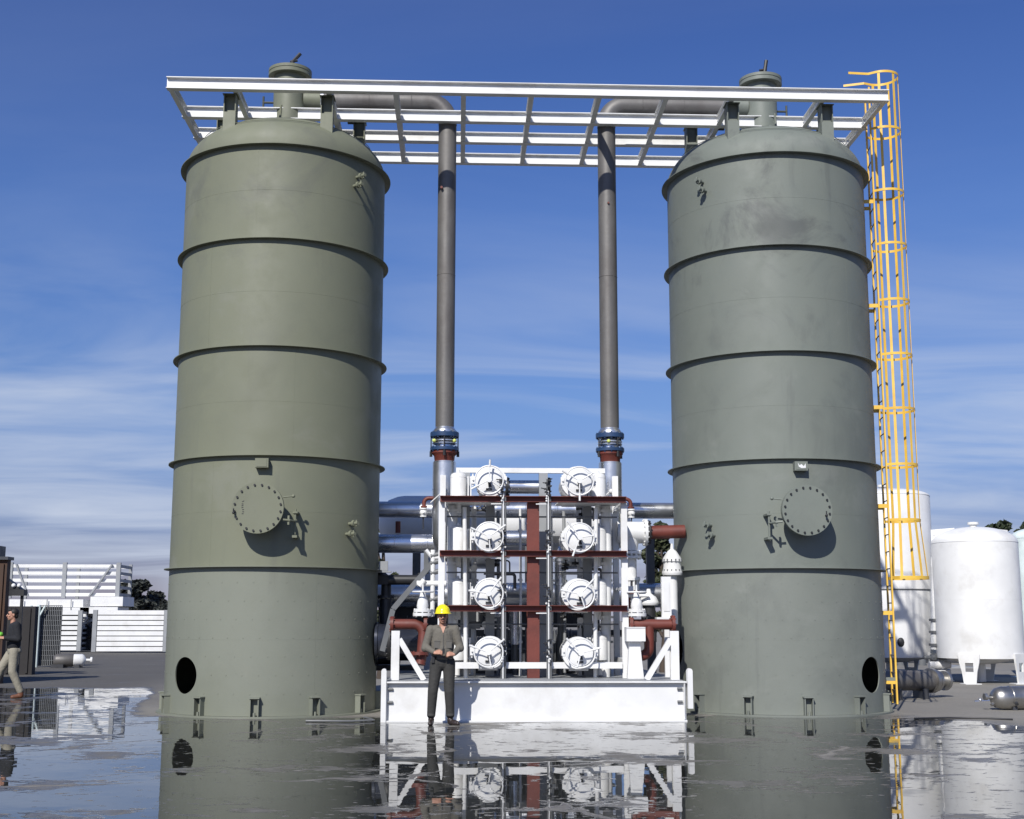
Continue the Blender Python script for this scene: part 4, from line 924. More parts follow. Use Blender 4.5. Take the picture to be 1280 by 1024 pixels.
# long grey exchanger lying on stands
A_ = G(1110, 874); A_.z = .36; B_ = G(1203, 869); A_ = Vector((6.75, 2.3, .40)); B_ = Vector((8.92, 3.6, .33))
dd = (B_-A_).normalized()
def ex1(b): b.cyl(A_-dd*.8, B_-dd*.55, .20, 28)
def ex2(b): b.cyl(B_-dd*.55,B_-dd*.45,.25,24); b.cyl(B_-dd*.40,B_-dd*.34,.22,24); b.cyl(B_-dd*.12,B_-dd*.05,.20,20); b.ball(B_,.09); b.cyl(B_-dd*.5,B_,.12,20)
def ex3(b):
    for k in (-.2,.9,1.7): p = A_+dd*k; b.box(Vector((p.x-.06,p.y-.3,0)),Vector((p.x+.06,p.y+.3,p.z-.15))); yield
pipe_thing('heat_exchanger', Vector(((A_.x+B_.x)/2,(A_.y+B_.y)/2,0)), 'long grey cylinder with bright flanged end lying on the ground past the ladder foot', 'vessel', [('shell', ex1, 'galv'), ('end_flanges', ex2, 'steel'), ('stand', ex3, 'dark')])
q0 = G(1258, 889); q0 = Vector((8.28, -.25, .21))
def hv1(b): b.lathe(q0,(1,.10,0),[(0,-.03),(.10,-.02),(.17,.04),(.20,.14),(.205,.30),(.205,2.2),(.15,2.35),(0,2.4)],32); b.torus(q0+Vector((.30,.03,0)),(1,.1,0),.206,.008,32,6)
def hv2(b): b.cyl(q0-Vector((.16,.016,-.02)),q0,.028,10); b.cyl(q0-Vector((.17,.017,-.02)),q0-Vector((.12,.012,-.02)),.06,12); b.cyl(q0+Vector((-.06,-.05,-.12)),q0+Vector((.06,0,-.05)),.03,8)
def hv3(b): b.cyl(q0+Vector((.34,-.2,-.10)),q0+Vector((.34,-.12,-.06)),.03,8); b.box(q0+Vector((.3,-.12,-.21)),q0+Vector((.38,.12,-.15)))
pipe_thing('stainless_vessel', (q0.x,q0.y,0), 'small shiny stainless vessel lying on the ground at the right edge', 'vessel', [('shell', hv1, 'steel'), ('nozzle', hv2, 'steel'), ('foot', hv3, 'dark')])
def wd1(b): p = [P(1186,855,19),P(1248,855,19),P(1246,838,19),P(1212,834,19),P(1200,832,19)]; p = [Vector((q.x,19,max(q.z,0))) for q in p]; b.prism(p,(0,1.2,0))
def wd2(b): q = P(1232,836,18.9); b.beam(q-Vector((.3,0,.0)),q+Vector((.5,0,-.05)),.06,.05); b.beam(q+Vector((.5,0,-.05)),q+Vector((.6,0,-.6)),.06,.05)
pipe_thing('steel_hopper', (P(1215,850,19).x,19,0), 'low grey sloping steel box on the ground seen under the stout white tank', 'box', [('body', wd1, 'grey'), ('handle', wd2, 'black')])
def sh1(b):
    b.box((12.0,24,0),(20,27,1.1)); yield
    b.box((8.6,22,0),(11.8,24,.75)); yield
def sh2(b):
    for k in range(9): b.cyl((8.9+k*.75,21.6,.0),(8.9+k*.75,21.6,.95),.16,12); yield
pipe_thing('stored_equipment', (12,23,0), 'dark row of stored equipment in the yard beyond the white tanks', 'equipment', [('cases', sh1, 'dark'), ('drums', sh2, 'greyd')])
# small items on the ground right
def fp(b): a = G(1218,877); b.tube([a,a+Vector((.5,.06,0.02))],.02,8); b.ball(a+Vector((.12,.01,.03)),.035)
b = B(); fp(b); obj('loose_pipe', b, 'silver', label='short loose pipe on the ground left of the shiny stainless vessel', cat='pipe', base=G(1218,877))

# ------------------------------------------------------------------ left yard: slatted steel racks, wall, mesh cage
def slat_rack(name, x0, x1, z0, z1, y_, dpt, n, label, diag=False, gapf=.80, mid=True, side=True, rear=None):
    t = thing(name, ((x0+x1)/2, y_, 0), label, 'steel rack', 'white slatted steel racks in the yard'); hh = (z1-z0)/n
    for k in range(n):
        b = B(); z = z0+hh*k; b.box((x0+.12,y_,z+hh*(1-gapf)/2),(x1-.12,y_+.12,z+hh*(1+gapf)/2)); obj('slat', b, 'white', t)
        if rear: b = B(); b.box((x0+.12,y_+dpt-.12,z+hh*rear[0]),(x1-.12,y_+dpt,z+hh*rear[1])); obj('rear_slat', b, 'white', t)
    if not mid and rear is None: b = B(); b.box((x0+.13,y_+.16,z0),(x1-.13,y_+.20,z1-.03)); obj('slat_shade_sheet', b, 'dark', t)  # dark sheet added as the black shade between the slats
    for x in ([x0,(x0+x1)/2,x1] if mid else [x0,x1]):
        for q, q2 in (((x-.10,y_-.05,z0),(x+.10,y_+.11,z1)),((x-.08,y_+dpt-.1,z0),(x+.08,y_+dpt+.02,z1))): b = B(); b.box(q, q2); obj('post', b, 'grey', t)
    if side:
        for k in range(n):
            z = z0+hh*(k+.5); b = B(); b.beam((x1+.04,y_+.12,z),(x1+.04,y_+dpt-.13,z),.05,hh*.42); obj('end_bar', b, 'grey', t)  # grey paints in the shade on the rack's end
    if diag:
        xm = (x0+x1)/2
        for q, q2 in ((x0+.3,xm-1.7),(x1-.3,xm+1.3)): b = B(); b.beam((q,y_-.10,z1-.1),(q2,y_-.10,z0+.1),.08,.13,up=(0,1,0)); obj('diagonal_brace', b, 'grey', t)
    return t
a = P(14,703,42); c = P(146.5,748,42)
slat_rack('open_rack', a.x, c.x, c.z, a.z, 42, 2.4, 5, 'tall open white slatted rack with diagonal braces, top of the far stack', True, .45, rear=(.38,.44))
def lr1(b):
    a = P(12,748,41); c = P(112,762,41); b.box((a.x,41,c.z+.12),(P(104,750,41).x,43,a.z-.05)); b.box((P(12,752,41).x,40.9,c.z-.2),(c.x,43,c.z+.10))
def lr2(b):
    a = P(112,744,41); c = P(153,762,41); b.box((a.x+.05,41.0,c.z+.16),(c.x,43.2,c.z+.62)); b.box((a.x-.4,40.9,c.z-.2),(c.x-.2,43,c.z+.12))
def lr3(b):
    for x in (P(30,750,41).x,P(60,750,41).x,P(90,750,41).x): b.box((x-.02,40.86,P(12,762,41).z),(x+.02,40.89,P(12,749,41).z)); yield
pipe_thing('long_module', (P(60,760,41).x,41,P(60,765,41).z-.3), 'long low white steel module lying across the racks under the braced one', 'steel module', [('main_box', lr1, 'white'), ('end_box', lr2, 'white'), ('seams', lr3, 'grey')])
a = P(119.5,762.5,38.6); c = P(206,817,38.6)
slat_rack('closed_rack', a.x, c.x, .05, a.z, 38.6, 2.3, 8, 'closed white slatted rack nearest the olive-green tank at left', False, .84, False)
a = P(76,763,40); c = P(98,817,40)
slat_rack('narrow_rack', a.x-2.2, c.x, .05, a.z, 40, 2.2, 8, 'narrow white slatted rack beside the black mesh screen', False, .74, False)
a = P(101,765,41.5); c = P(118,817,41.5)
slat_rack('gap_rack', a.x, c.x, .05, a.z, 41.5, 1.5, 7, 'short white slatted rack in the gap holding a dark coil', False, .60, False, False)
def coil(b): q = P(107.5,789,41); b.cyl(q, q+Vector((0,.35,0)),.36,24); b.torus(q,(0,1,0),.3,.10,24,8); b.box((q.x-.45,41.0,q.z-.85),(q.x+.4,41.3,q.z-.35))
b = B(); coil(b); obj('dark_coil', b, 'black', label='black coil hanging in the gap between two white slatted racks', cat='coil', base=P(107,810,41))
def fl(b):
    q = P(104,772,40.9); b.ball(q,.22); b.cyl(q,q-Vector((0,0,.5)),.12,12)
b = B(); fl(b); obj('white_fitting', b, 'white', label='small white fitting above the black coil between the racks', cat='fitting', base=P(104,780,40.9))
# container-like enclosure with its shade put into the wall colour, brown one at the picture edge
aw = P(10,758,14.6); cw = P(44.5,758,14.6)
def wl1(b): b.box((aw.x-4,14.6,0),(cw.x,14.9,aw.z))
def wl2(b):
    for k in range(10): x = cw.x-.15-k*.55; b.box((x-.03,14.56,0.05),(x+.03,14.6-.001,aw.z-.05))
pipe_thing('shade_dark_enclosure', (cw.x-2,15,0), 'grey enclosure, shade painted into its walls, behind the walking person', 'enclosure', [('wall', wl1, 'shedwall'), ('rib', wl2, 'shedwall')])
be = P(9.5,700,9.5)
def bw(b): b.box((be.x-3,9.5,0),(be.x,9.75,be.z))
def bw2(b): b.box((be.x-3,9.4,be.z+.002),(be.x+.04,9.85,be.z+.08)); b.box((be.x-.9,9.42,be.z+.09),(be.x-.2,9.9,be.z+.35))
def bw3(b):
    for k in range(8): x = be.x-.12-k*.36; b.box((x-.05,9.455,.1),(x+.05,9.499,be.z-.1))
pipe_thing('brown_container', (be.x-1.5,11,0), 'brown rusty container at the left edge of the photo', 'container', [('wall', bw, 'brownwall'), ('roof', bw2, 'dark'), ('rib', bw3, 'brownwall')])
def lp1(b): q = P(26,738,13); l_ = P(6,738,12.9).x; b.box((l_,12.9,q.z-.15),(q.x+.12,13.2,q.z+.02)); b.prism([(l_,12.9,q.z+.022),(l_,12.9,q.z+.34),(q.x+.05,12.9,q.z+.022)],(0,.3,0))
def lp2(b): q = P(26,738,13); b.box((q.x+.0,13.0,0),(q.x+.07,13.07,q.z-.15))
def lp3(b):
    for xx_ in (17,24): q = P(xx_,732,12.88); b.ball(q,.06); yield
pipe_thing('canopy_bracket', (P(26,738,13).x,13,0), 'dark canopy on a thin post with two small lamps beside the brown container', 'canopy', [('hood', lp1, 'black'), ('post', lp2, 'black'), ('lamp', lp3, 'white')])
mA = P(50,757,20.6); mB = P(77.5,757,20.6)
def ms1(b):
    n_ = 12
    for k in range(n_+1):
        x = mA.x+(mB.x-mA.x)*k/n_; b.box((x-.012,20.6,.05),(x+.012,20.62,mA.z))
    for k in range(13): z = .05+(mA.z-.05)*k/12; b.box((mA.x,20.621,z-.012),(mB.x,20.64,z+.012))
def ms2(b): b.box((mA.x,20.66,.05),(mB.x,20.70,mA.z-.04))
def ms3(b): x = P(49.5,757,20.5).x; b.cyl((x,20.45,0),(x,20.45,mA.z+.02),.06,12); b.cyl((mA.x-.25,20.5,.0),(mA.x-.25,20.5,mA.z),.04,12); b.tube([(x,20.45,1.6),(x+.2,20.45,2.0)],.03,8)
pipe_thing('mesh_screen', ((mA.x+mB.x)/2,20.6,0), 'tall black mesh screen with pale post, in front of the narrow white rack', 'screen', [('mesh', ms1, 'greyd'), ('sheet', ms2, 'net'), ('post', ms3, 'pale')])
v0 = P(66,826,19.8); va_ = Vector((v0.x,v0.y,.24)); dv_ = Vector((1,.25,0)).normalized()
def lv1(b): b.lathe(va_, dv_, [(0,0),(.12,.01),(.19,.07),(.21,.13),(.21,.60),(.19,.64)], 28)
def lv2(b): b.lathe(va_, dv_, [(.19,.64),(.20,.65),(.20,.90),(.16,.97),(.05,1.03),(.045,1.15),(.10,1.16),(.10,1.22),(0,1.23)], 28)
def lv3(b):
    p = va_+dv_*.3; b.box((p.x-.3,p.y-.25,0),(p.x+.1,p.y+.25,.12)); yield
    p = va_+dv_*.8; b.box((p.x-.08,p.y-.2,0),(p.x+.08,p.y+.2,.1)); yield
pipe_thing('lying_vessel', (va_.x+.7,va_.y,0), 'grey and white cylinder lying on the ground in front of the white racks', 'vessel', [('grey_shell', lv1, 'galv'), ('white_shell', lv2, 'white'), ('chock', lv3, 'dark')])

# ------------------------------------------------------------------ trees
def tree(x, y_, h, w_, label, m='leaf', seed=0, trunk_h=.25, nleaf=2600, ls=.28, group='trees at the yard edge'):
    rnd = random.Random(seed); t = thing('tree', (x, y_, 0), label, 'tree', group)
    b = B(); top = Vector((x,y_,h*.75)); b.tube([(x,y_,0),(x+.1,y_,h*.3),(x,y_,h*.8)], .2, 10, rs=[.03*h,.02*h,.006*h])
    cl = []
    for k in range(16):
        a = rnd.uniform(0,2*PI); zf = rnd.uniform(.25,.95); rad = w_/2*math.sin(PI*min(.93,zf*.72+.12))*rnd.uniform(.35,.95)
        p = Vector((x+rad*math.cos(a), y_+rad*math.sin(a), h*zf)); cl.append((p, w_*rnd.uniform(.13,.23)))
        b.tube([(x,y_,h*zf*.7),((x+p.x)/2,(y_+p.y)/2,h*zf*.85),p], .03, 6, rs=[.012*h,.008*h,.003*h])
    cl.append((Vector((x,y_,h*.9)), w_*.16)); obj('trunk', b, 'bark', t)
    c = B()
    for k in range(nleaf):
        p, r = rnd.choice(cl); d = Vector((rnd.gauss(0,1),rnd.gauss(0,1),rnd.gauss(0,.8)))
        d = d.normalized()*r*(rnd.random()**.45)*1.15; q = p+d
        if q.z > h: q.z = h-rnd.random()*.3
        if q.z < h*trunk_h*.5: continue
        n_ = Vector((rnd.gauss(0,1),rnd.gauss(0,1),rnd.gauss(0,1))).normalized(); u, v_ = c.basis(n_); s = ls*rnd.uniform(.6,1.5)
        vs = [c.bm.verts.new(q+u*s*.5*i+v_*s*j*.35) for i, j in ((-1,0),(0,-1),(1,0),(0,1))]; c._f(vs)
    obj('crown', c, m, t, recalc=False)
def tree_at(px, py_top, wpx, y_, label, **k):
    q = P(px, py_top, y_); wid = (P(px+wpx/2,760,y_)-P(px-wpx/2,760,y_)).length; tree(q.x, y_, q.z, wid, label, **k)
tree_at(172, 726, 46, 90, 'dark rounded tree behind the closed white rack, tallest of that clump', m='leaf3', seed=3, ls=.42, nleaf=3800)
tree_at(191, 738, 36, 92, 'dark tree right of the tallest one in the clump behind the white racks', m='leaf3', seed=4, ls=.42, nleaf=3000)
tree_at(152, 744, 30, 94, 'dark low tree left of the tallest one, behind the end of the racks', m='leaf3', seed=5, ls=.42, nleaf=2400)
tree_at(207, 750, 18, 88, 'small dark tree close against the left edge of the olive-green tank', m='leaf3', seed=6, ls=.4, nleaf=1800)
tree_at(826, 650, 52, 16, 'olive-brown tree seen between the pipework and the grey-green tank', m='leaf2', seed=8, ls=.16, nleaf=4200)
tree_at(480, 640, 34, 12, 'dark tree peeping between the clad header pipes beside the olive-green tank', m='leaf2', seed=9, ls=.14, nleaf=2600)
tree_at(1246, 646, 40, 60, 'dark tree top above the stout white tank', m='leaf', seed=10, ls=.4, nleaf=4200)
tree_at(1276, 652, 36, 62, 'dark tree at the right edge above the pale greenish tank', m='leaf', seed=11, ls=.4, nleaf=3600)

# ------------------------------------------------------------------ people
def organic(name, shapes, m, parent, voxel=.008, smooth=4, mats=None, pick=None, **kw):
    """round cones and ellipsoids fused to one continuous surface"""
    b = B()
    for s in shapes:
        if s[0] == 'c':
            _, p0, r0, p1, r1 = s[:5]; p0 = Vector(p0); p1 = Vector(p1); n_ = 6
            sc = s[5] if len(s) > 5 else None; st = len(b.bm.verts)
            d = p1-p0; ln = d.length; prof = [(0,-r0)]
            for i in range(1,5): a = PI/2*i/4; prof.append((r0*math.sin(a), -r0*math.cos(a)))
            for i in range(0,5): a = PI/2*i/4; prof.append((r1*math.cos(a), ln+r1*math.sin(a)))
            prof[-1] = (0, ln+r1)
            b.lathe(p0, d, prof, 20)
            if sc:
                b.bm.verts.ensure_lookup_table(); mid = (p0+p1)/2
                for v in b.bm.verts[st:]:
                    # flatten about the bone in world x / y
                    t_ = max(0, min(1, (v.co-p0).dot(d)/(ln*ln))) if ln > 0 else 0; q = p0+d*t_
                    e = v.co-q; v.co = q+Vector((e.x*sc[0], e.y*sc[1], e.z*sc[2]))
        else:
            _, c, rr3 = s; b.ball(c, 1, 20, rr3)
    finish(b.bm); me = bpy.data.meshes.new(name); b.bm.to_mesh(me); b.bm.free()
    o = bpy.data.objects.new(name, me); COL.objects.link(o)
    md = o.modifiers.new('r','REMESH'); md.mode = 'VOXEL'; md.voxel_size = voxel; md.use_smooth_shade = True
    ms_ = o.modifiers.new('s','SMOOTH'); ms_.iterations = smooth; ms_.factor = .6
    bpy.context.view_layer.update()
    me2 = bpy.data.meshes.new_from_object(o.evaluated_get(bpy.context.evaluated_depsgraph_get()))
    bpy.data.objects.remove(o); me2.name = name
    for x in (mats or [m]): me2.materials.append(M[x])
    for p in me2.polygons:
        p.use_smooth = True
        if pick: p.material_index = pick(p.center)
    o = bpy.data.objects.new(name, me2); COL.objects.link(o); o.parent = parent
    return o
def part(name, b, m, parent):
    finish(b.bm); me = bpy.data.meshes.new(name); b.bm.to_mesh(me); b.bm.free(); me.materials.append(M[m]); o = bpy.data.objects.new(name, me); COL.objects.link(o); o.parent = parent; return o

def hand(wrist, d, palm_n, side, curl, scale=1):
    """shapes for palm, four unequal bent fingers and a thumb. d: pointing dir, palm_n: palm normal"""
    w_ = Vector(wrist); d = Vector(d).normalized(); n_ = Vector(palm_n).normalized(); s_ = d.cross(n_).normalized()*side; out = []
    pc = w_+d*.045*scale
    for k in (-1,-.3,.4,1): out.append(('c', w_+s_*k*.018*scale, .015*scale, w_+d*.085*scale+s_*k*.027*scale, .0125*scale))
    ln = [.062,.074,.070,.052]
    for k, off in enumerate((1,.35,-.3,-.95)):
        p = w_+d*.088*scale+s_*off*.028*scale; q = d.copy(); nn = n_.copy(); l = ln[k]*scale
        for j, f in enumerate((.45,.32,.23)):
            ang = R(curl*(0.7+.3*j)); q2 = (q*math.cos(ang)+nn*math.sin(ang)).normalized(); nn = (nn*math.cos(ang)-q*math.sin(ang)).normalized(); q = q2
            p2 = p+q*l*f*1.15; out.append(('c', p, .0092*scale-.0006*j, p2, .0086*scale-.0007*j)); p = p2
    p = w_+d*.025*scale+s_*.030*scale; q = (d*.6+s_*.65+n_*.35).normalized(); p2 = p+q*.040*scale; out.append(('c', p, .0125*scale, p2, .0105*scale))
    q = (d*.9+s_*.05+n_*.45).normalized(); out.append(('c', p2, .0105*scale, p2+q*.032*scale, .009*scale))
    return out
def head_shapes(c):
    c = Vector(c); V = lambda x, y, z: c+Vector((x,y,z))
    return [('e', V(0,.012,.035), (.076,.095,.092)), ('e', V(0,-.020,-.045), (.060,.070,.070)), ('e', V(0,-.055,-.085), (.030,.030,.024)),
            ('c', V(0,-.088,.012), .010, V(0,-.108,-.022), .0145), ('e', V(0,-.082,-.058), (.028,.016,.014)),
            ('c', V(-.028,-.080,.028), .012, V(.028,-.080,.028), .012), ('e', V(-.040,-.066,-.025), (.022,.022,.02)), ('e', V(.040,-.066,-.025), (.022,.022,.02)),
            ('e', V(-.078,.012,-.005), (.010,.020,.032)), ('e', V(.078,.012,-.005), (.010,.020,.032)),
            ('c', V(0,.02,-.07), .052, V(0,.025,-.17), .056)]
def face(c, parent, moustache=True):
    c = Vector(c); b = B()
    for s in (-1,1): b.ball(c+Vector((s*.030,-.083,.008)), .0105, 10, (1.2,.7,.8))
    part('eyes', b, 'eye', parent)
    b = B()
    for s in (-1,1): b.tube([c+Vector((s*.014,-.095,.028)), c+Vector((s*.032,-.092,.034)), c+Vector((s*.048,-.080,.028))], .005, 6)
    part('eyebrows', b, 'hair', parent)
    if moustache:
        b = B(); b.tube([c+Vector((-.032,-.088,-.052)), c+Vector((-.012,-.103,-.040)), c+Vector((.012,-.103,-.040)), c+Vector((.032,-.088,-.052))], .007, 8, rs=[.004,.008,.008,.004]); part('moustache', b, 'hair', parent)
    b = B(); b.tube([c+Vector((-.020,-.094,-.062)), c+Vector((0,-.101,-.065)), c+Vector((.020,-.094,-.062))], .005, 6); part('mouth', b, 'lip', parent)

def standing_man():
    t = bpy.data.objects.new('person', None); COL.objects.link(t); loc = G(552.5, 906.5); t.location = (loc.x, loc.y, 0); t.rotation_euler = (0,0,R(2))
    tag(t, 'person standing before the white skid in yellow hard hat, grey shirt and dark trousers', 'person')
    hc = Vector((-.005,-.035,1.625))
    # joints
    shL, shR = Vector((-.185,.0,1.425)), Vector((.185,.0,1.425)); elL, elR = Vector((-.265,-.02,1.165)), Vector((.262,-.02,1.165))
    wrL, wrR = Vector((-.125,-.195,1.085)), Vector((.165,-.180,1.060)); hiL, hiR = Vector((-.095,0,.93)), Vector((.095,0,.93))
    knL, knR = Vector((-.145,-.03,.50)), Vector((.105,-.03,.50)); anL, anR = Vector((-.165,.02,.09)), Vector((.125,.02,.09))
    sh = head_shapes(hc)
    sh += [('c',(0,.01,1.40),.10,(0,.01,1.05),.11,(1.25,.8,1)), ('c',shL,.05,elL,.042), ('c',shR,.05,elR,.042), ('c',elL,.040,wrL,.026), ('c',elR,.040,wrR,.026),
           ('c',(0,.01,1.05),.11,(0,.01,.95),.12,(1.2,.85,1)), ('c',hiL,.075,knL,.052), ('c',hiR,.075,knR,.052), ('c',knL,.05,anL,.035), ('c',knR,.05,anR,.035), ('c',(0,.015,1.46),.055,(0,0,1.5),.055)]
    sh += hand(wrL, (.80,-.42,.05), (.35,.60,-.6), 1, 52); sh += hand(wrR, (-.80,-.40,.0), (-.35,.6,-.65), -1, 55)
    organic('body', sh, 'skin', t, .0065, 2)
    face(hc, t)
    # hair under the hat
    organic('hair', [('e', hc+Vector((0,.035,.030)), (.083,.088,.080)), ('e', hc+Vector((-.072,.015,.02)), (.012,.03,.035)), ('e', hc+Vector((.072,.015,.02)), (.012,.03,.035))], 'hair', t, .008, 3)
    # shirt: torso, shoulders, bent sleeves with folds, collar
    s = [('c',(0,.005,1.37),.125,(0,.0,1.15),.128,(1.38,.92,1)), ('c',(0,0,1.15),.128,(0,-.002,1.03),.122,(1.34,.98,1)), ('c',shL+Vector((.03,0,-.005)),.072,shR+Vector((-.03,0,-.005)),.072,(1,.95,.9)),
         ('c',shL,.072,elL,.060), ('c',shR,.072,elR,.060), ('c',elL,.060,wrL+(elL-wrL)*.12,.040), ('c',elR,.060,wrR+(elR-wrR)*.12,.040),
         ('c',elL+Vector((.01,.0,.03)),.062,elL+Vector((-.005,-.02,-.02)),.060), ('c',elR+Vector((-.01,.0,.03)),.062,elR+Vector((.005,-.02,-.02)),.060),
         ('c',(-.10,.03,1.455),.045,(.10,.03,1.455),.045), ('c',(-.07,.0,1.45),.05,(-.14,-.01,1.44),.05), ('c',(.07,.0,1.45),.05,(.14,-.01,1.44),.05)]
    for k in range(4):      # blousing above the belt
        s.append(('e', (-.13+.087*k, -.085+abs(k-1.5)*.018, 1.045+.01*(k%2)), (.05,.045,.03)))
    for e, w_ in ((elL,wrL),(elR,wrR)):
        for k in range(3): q = e.lerp(w_, .08+.22*k); s.append(('e', q, (.058-.006*k,.056-.006*k,.056-.006*k)))
    organic('shirt', s, 'shirt', t, .008, 3)
    b = B()
    for sg in (-1,1): b.prism([(sg*.008,-.088,1.415),(sg*.075,-.055,1.49),(sg*.088,-.045,1.455),(sg*.045,-.098,1.385)], (0,-.012,.002))
    part('collar', b, 'shirt', t)
    b = B(); b.prism([(-.040,-.080,1.475),(.040,-.080,1.475),(.002,-.121,1.37)], (0,-.004,0)); part('neckline', b, 'skin', t)
    b = B(); b.box((-.006,-.126,1.06),(.008,-.121,1.36))
    for sg in (-1,1): b.box((sg*.045,-.124,1.25),(sg*.135,-.114,1.262)); b.box((sg*.047,-.119,1.15),(sg*.133,-.113,1.25))
    part('placket_and_pockets', b, 'shirt_dk', t)
    # trousers
    s = [('c',(0,.008,1.00),.118,(0,.012,.93),.125,(1.28,.98,1)), ('c',hiL,.098,knL,.078), ('c',hiR,.098,knR,.078), ('c',knL,.078,anL+Vector((0,0,.06)),.064), ('c',knR,.078,anR+Vector((0,0,.06)),.064),
         ('c',hiL+Vector((.0,-.01,.0)),.10,hiL+Vector((-.015,-.01,-.2)),.088), ('c',hiR+Vector((.0,-.01,.0)),.10,hiR+Vector((.01,-.01,-.2)),.088), ('c',(-.10,.06,.92),.075,(.10,.06,.92),.075),
         ('e',anL+Vector((0,-.01,.055)),(.066,.075,.035)), ('e',anR+Vector((0,-.01,.055)),(.066,.075,.035))]
    organic('trousers', s, 'trouser', t, .008, 3)
    b = B(); st = len(b.bm.verts); b.lathe((0,.006,1.0),(0,0,1),[(.13,0),(.136,.0),(.136,.036),(.13,.036)],36,closed=True)
    for v in b.bm.verts: v.co.x *= 1.22; v.co.y = .006+(v.co.y-.006)*.97
    part('belt', b, 'boot', t)
    b = B(); b.box((-.17,-.085,.93),(-.125,-.125,1.03)); part('belt_pouch', b, 'black', t)
    for sg, an, rot in ((-1,anL,-.10),(1,anR,.75)):
        d = Vector((math.sin(rot),-math.cos(rot),0)); organic('shoe', [('c',an+Vector((0,.01,-.01)),.050,an+Vector((0,.02,-.04)),.045), ('c',an+Vector((0,.02,-.045)),.044,an+d*.12+Vector((0,0,-.055)),.042), ('c',an+d*.10+Vector((0,0,-.056)),.044,an+d*.165+Vector((0,0,-.060)),.032)], 'boot', t, .008, 3)
    # held object
    b = B(); b.box((-.012,-.285,1.07),(.024,-.262,1.145)); b.cyl((.006,-.272,1.145),(.010,-.268,1.18),.006,8); part('held_radio', b, 'black', t)
    # hard hat
    hh = hc+Vector((0,.005,.055)); b = B(); prof = [(.112,-.008),(.116,0),(.112,.01)]+[(.112*math.cos(a),.01+.118*math.sin(a)) for a in [PI/2*i/10 for i in range(1,11)]]; prof[-1] = (0,.128)
    b.lathe(hh,(0,0,1),prof,36)
    for v in b.bm.verts: v.co.y = hh.y+(v.co.y-hh.y)*1.15
    hat = part('hard_hat', b, 'hardhat', t)
    b = B(); n_ = 36; r0 = []; r1_ = []
    for i in range(n_):
        a = 2*PI*i/n_; ex = .020+.030*max(0,-math.sin(a))**2; q = Vector((math.cos(a)*.112, math.sin(a)*.129, -.004)); o_ = Vector((math.cos(a)*(.112+ex), math.sin(a)*(.129+ex), -.014))
        r0.append([b.bm.verts.new(hh+q+Vector((0,0,.004))), b.bm.verts.new(hh+o_+Vector((0,0,.004))), b.bm.verts.new(hh+o_), b.bm.verts.new(hh+q-Vector((0,0,.002)))])
    for i in range(n_):
        A, C = r0[i], r0[(i+1)%n_]
        for k in range(4): b._f([A[k],C[k],C[(k+1)%4],A[(k+1)%4]])
    part('brim', b, 'hardhat', hat)
    b = B()
    for dx in (-.028,0,.028): b.tube([hh+Vector((dx,-.122*math.cos(a),.012+.120*math.sin(a)*(1-abs(dx)*1.2))) for a in [PI*.12+PI*.76*i/10 for i in range(11)]], .006, 6)
    part('crown_ridge', b, 'hardhat', hat)
standing_man()

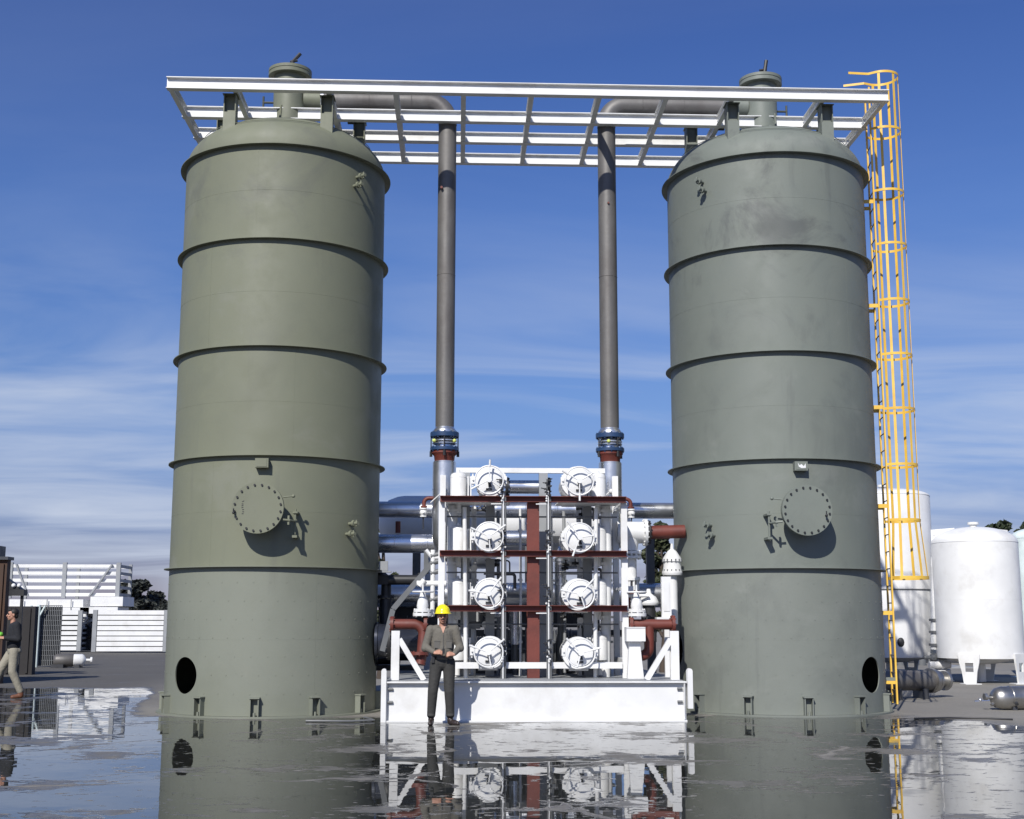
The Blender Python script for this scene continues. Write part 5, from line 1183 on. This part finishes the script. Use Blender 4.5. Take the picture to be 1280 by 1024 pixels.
def walking_person():
    t = bpy.data.objects.new('person', None); COL.objects.link(t); loc = G(20, 873); t.location = (loc.x-.11, loc.y, 0); t.rotation_euler = (0,0,R(-62))
    tag(t, 'person walking at the left edge in black sweater and beige trousers, carrying bright green cloth', 'person')
    hc = Vector((.0,-.06,1.66)); shL, shR = Vector((-.19,0,1.45)), Vector((.19,0,1.45)); elL, elR = Vector((-.25,-.02,1.18)), Vector((.25,.04,1.18))
    wrL, wrR = Vector((-.14,-.25,1.22)), Vector((.17,-.22,1.20)); hiL, hiR = Vector((-.09,0,.95)), Vector((.09,0,.95)); knL, knR = Vector((-.10,-.22,.55)), Vector((.10,-.01,.53)); anL, anR = Vector((-.10,-.34,.10)), Vector((.10,.16,.10))
    sh = head_shapes(hc)+[('c',(0,.01,1.42),.10,(0,.01,1.05),.11,(1.25,.8,1)), ('c',shL,.05,elL,.042), ('c',shR,.05,elR,.042), ('c',elL,.040,wrL,.026), ('c',elR,.040,wrR,.026), ('c',(0,.01,1.05),.11,(0,.01,.96),.12,(1.2,.85,1)),
        ('c',hiL,.075,knL,.052), ('c',hiR,.075,knR,.052), ('c',knL,.05,anL,.035), ('c',knR,.05,anR,.035)]
    sh += hand(wrL,(.5,-.8,.1),(.3,.5,-.7),1,30)+hand(wrR,(-.4,-.85,.1),(-.3,.5,-.7),-1,30)
    organic('body', sh, 'skin', t, .0075, 2); face(hc, t, False)
    organic('hair', [('e',hc+Vector((0,.03,.05)),(.088,.095,.090)), ('e',hc+Vector((0,-.045,.095)),(.06,.045,.03)), ('e',hc+Vector((0,.07,-.01)),(.07,.05,.07))], 'hair', t, .009, 2)
    organic('sweater', [('c',(0,.005,1.40),.135,(0,.0,1.05),.140,(1.35,.95,1)), ('c',shL+Vector((.03,0,0)),.078,shR+Vector((-.03,0,0)),.078), ('c',shL,.078,elL,.066), ('c',shR,.078,elR,.066), ('c',elL,.064,wrL+(elL-wrL)*.1,.044), ('c',elR,.064,wrR+(elR-wrR)*.1,.044), ('c',(-.07,.01,1.47),.06,(.07,.01,1.47),.06)], 'sweater', t, .010, 3)
    organic('trousers', [('c',(0,.01,1.03),.125,(0,.012,.95),.130,(1.25,1,1)), ('c',hiL,.10,knL,.085), ('c',hiR,.10,knR,.085), ('c',knL,.085,anL+Vector((0,0,.05)),.068), ('c',knR,.085,anR+Vector((0,0,.05)),.068), ('c',(-.08,.06,.94),.085,(.08,.06,.94),.085)], 'beige', t, .010, 3)
    for an, tp in ((anL,-.05),(anR,-.07)): organic('boot', [('c',an+Vector((0,.01,.03)),.058,an+Vector((0,.02,-.04)),.052), ('c',an+Vector((0,.02,-.05)),.048,an+Vector((0,-.14,tp)),.042)], 'tanboot', t, .010, 2)
    organic('green_cloth', [('e',(-.02,-.30,1.24),(.12,.06,.09)), ('e',(-.10,-.30,1.17),(.07,.05,.10)), ('e',(.06,-.28,1.27),(.08,.06,.05))], 'lime', t, .010, 1)
walking_person()

print('objects', len(bpy.data.objects))
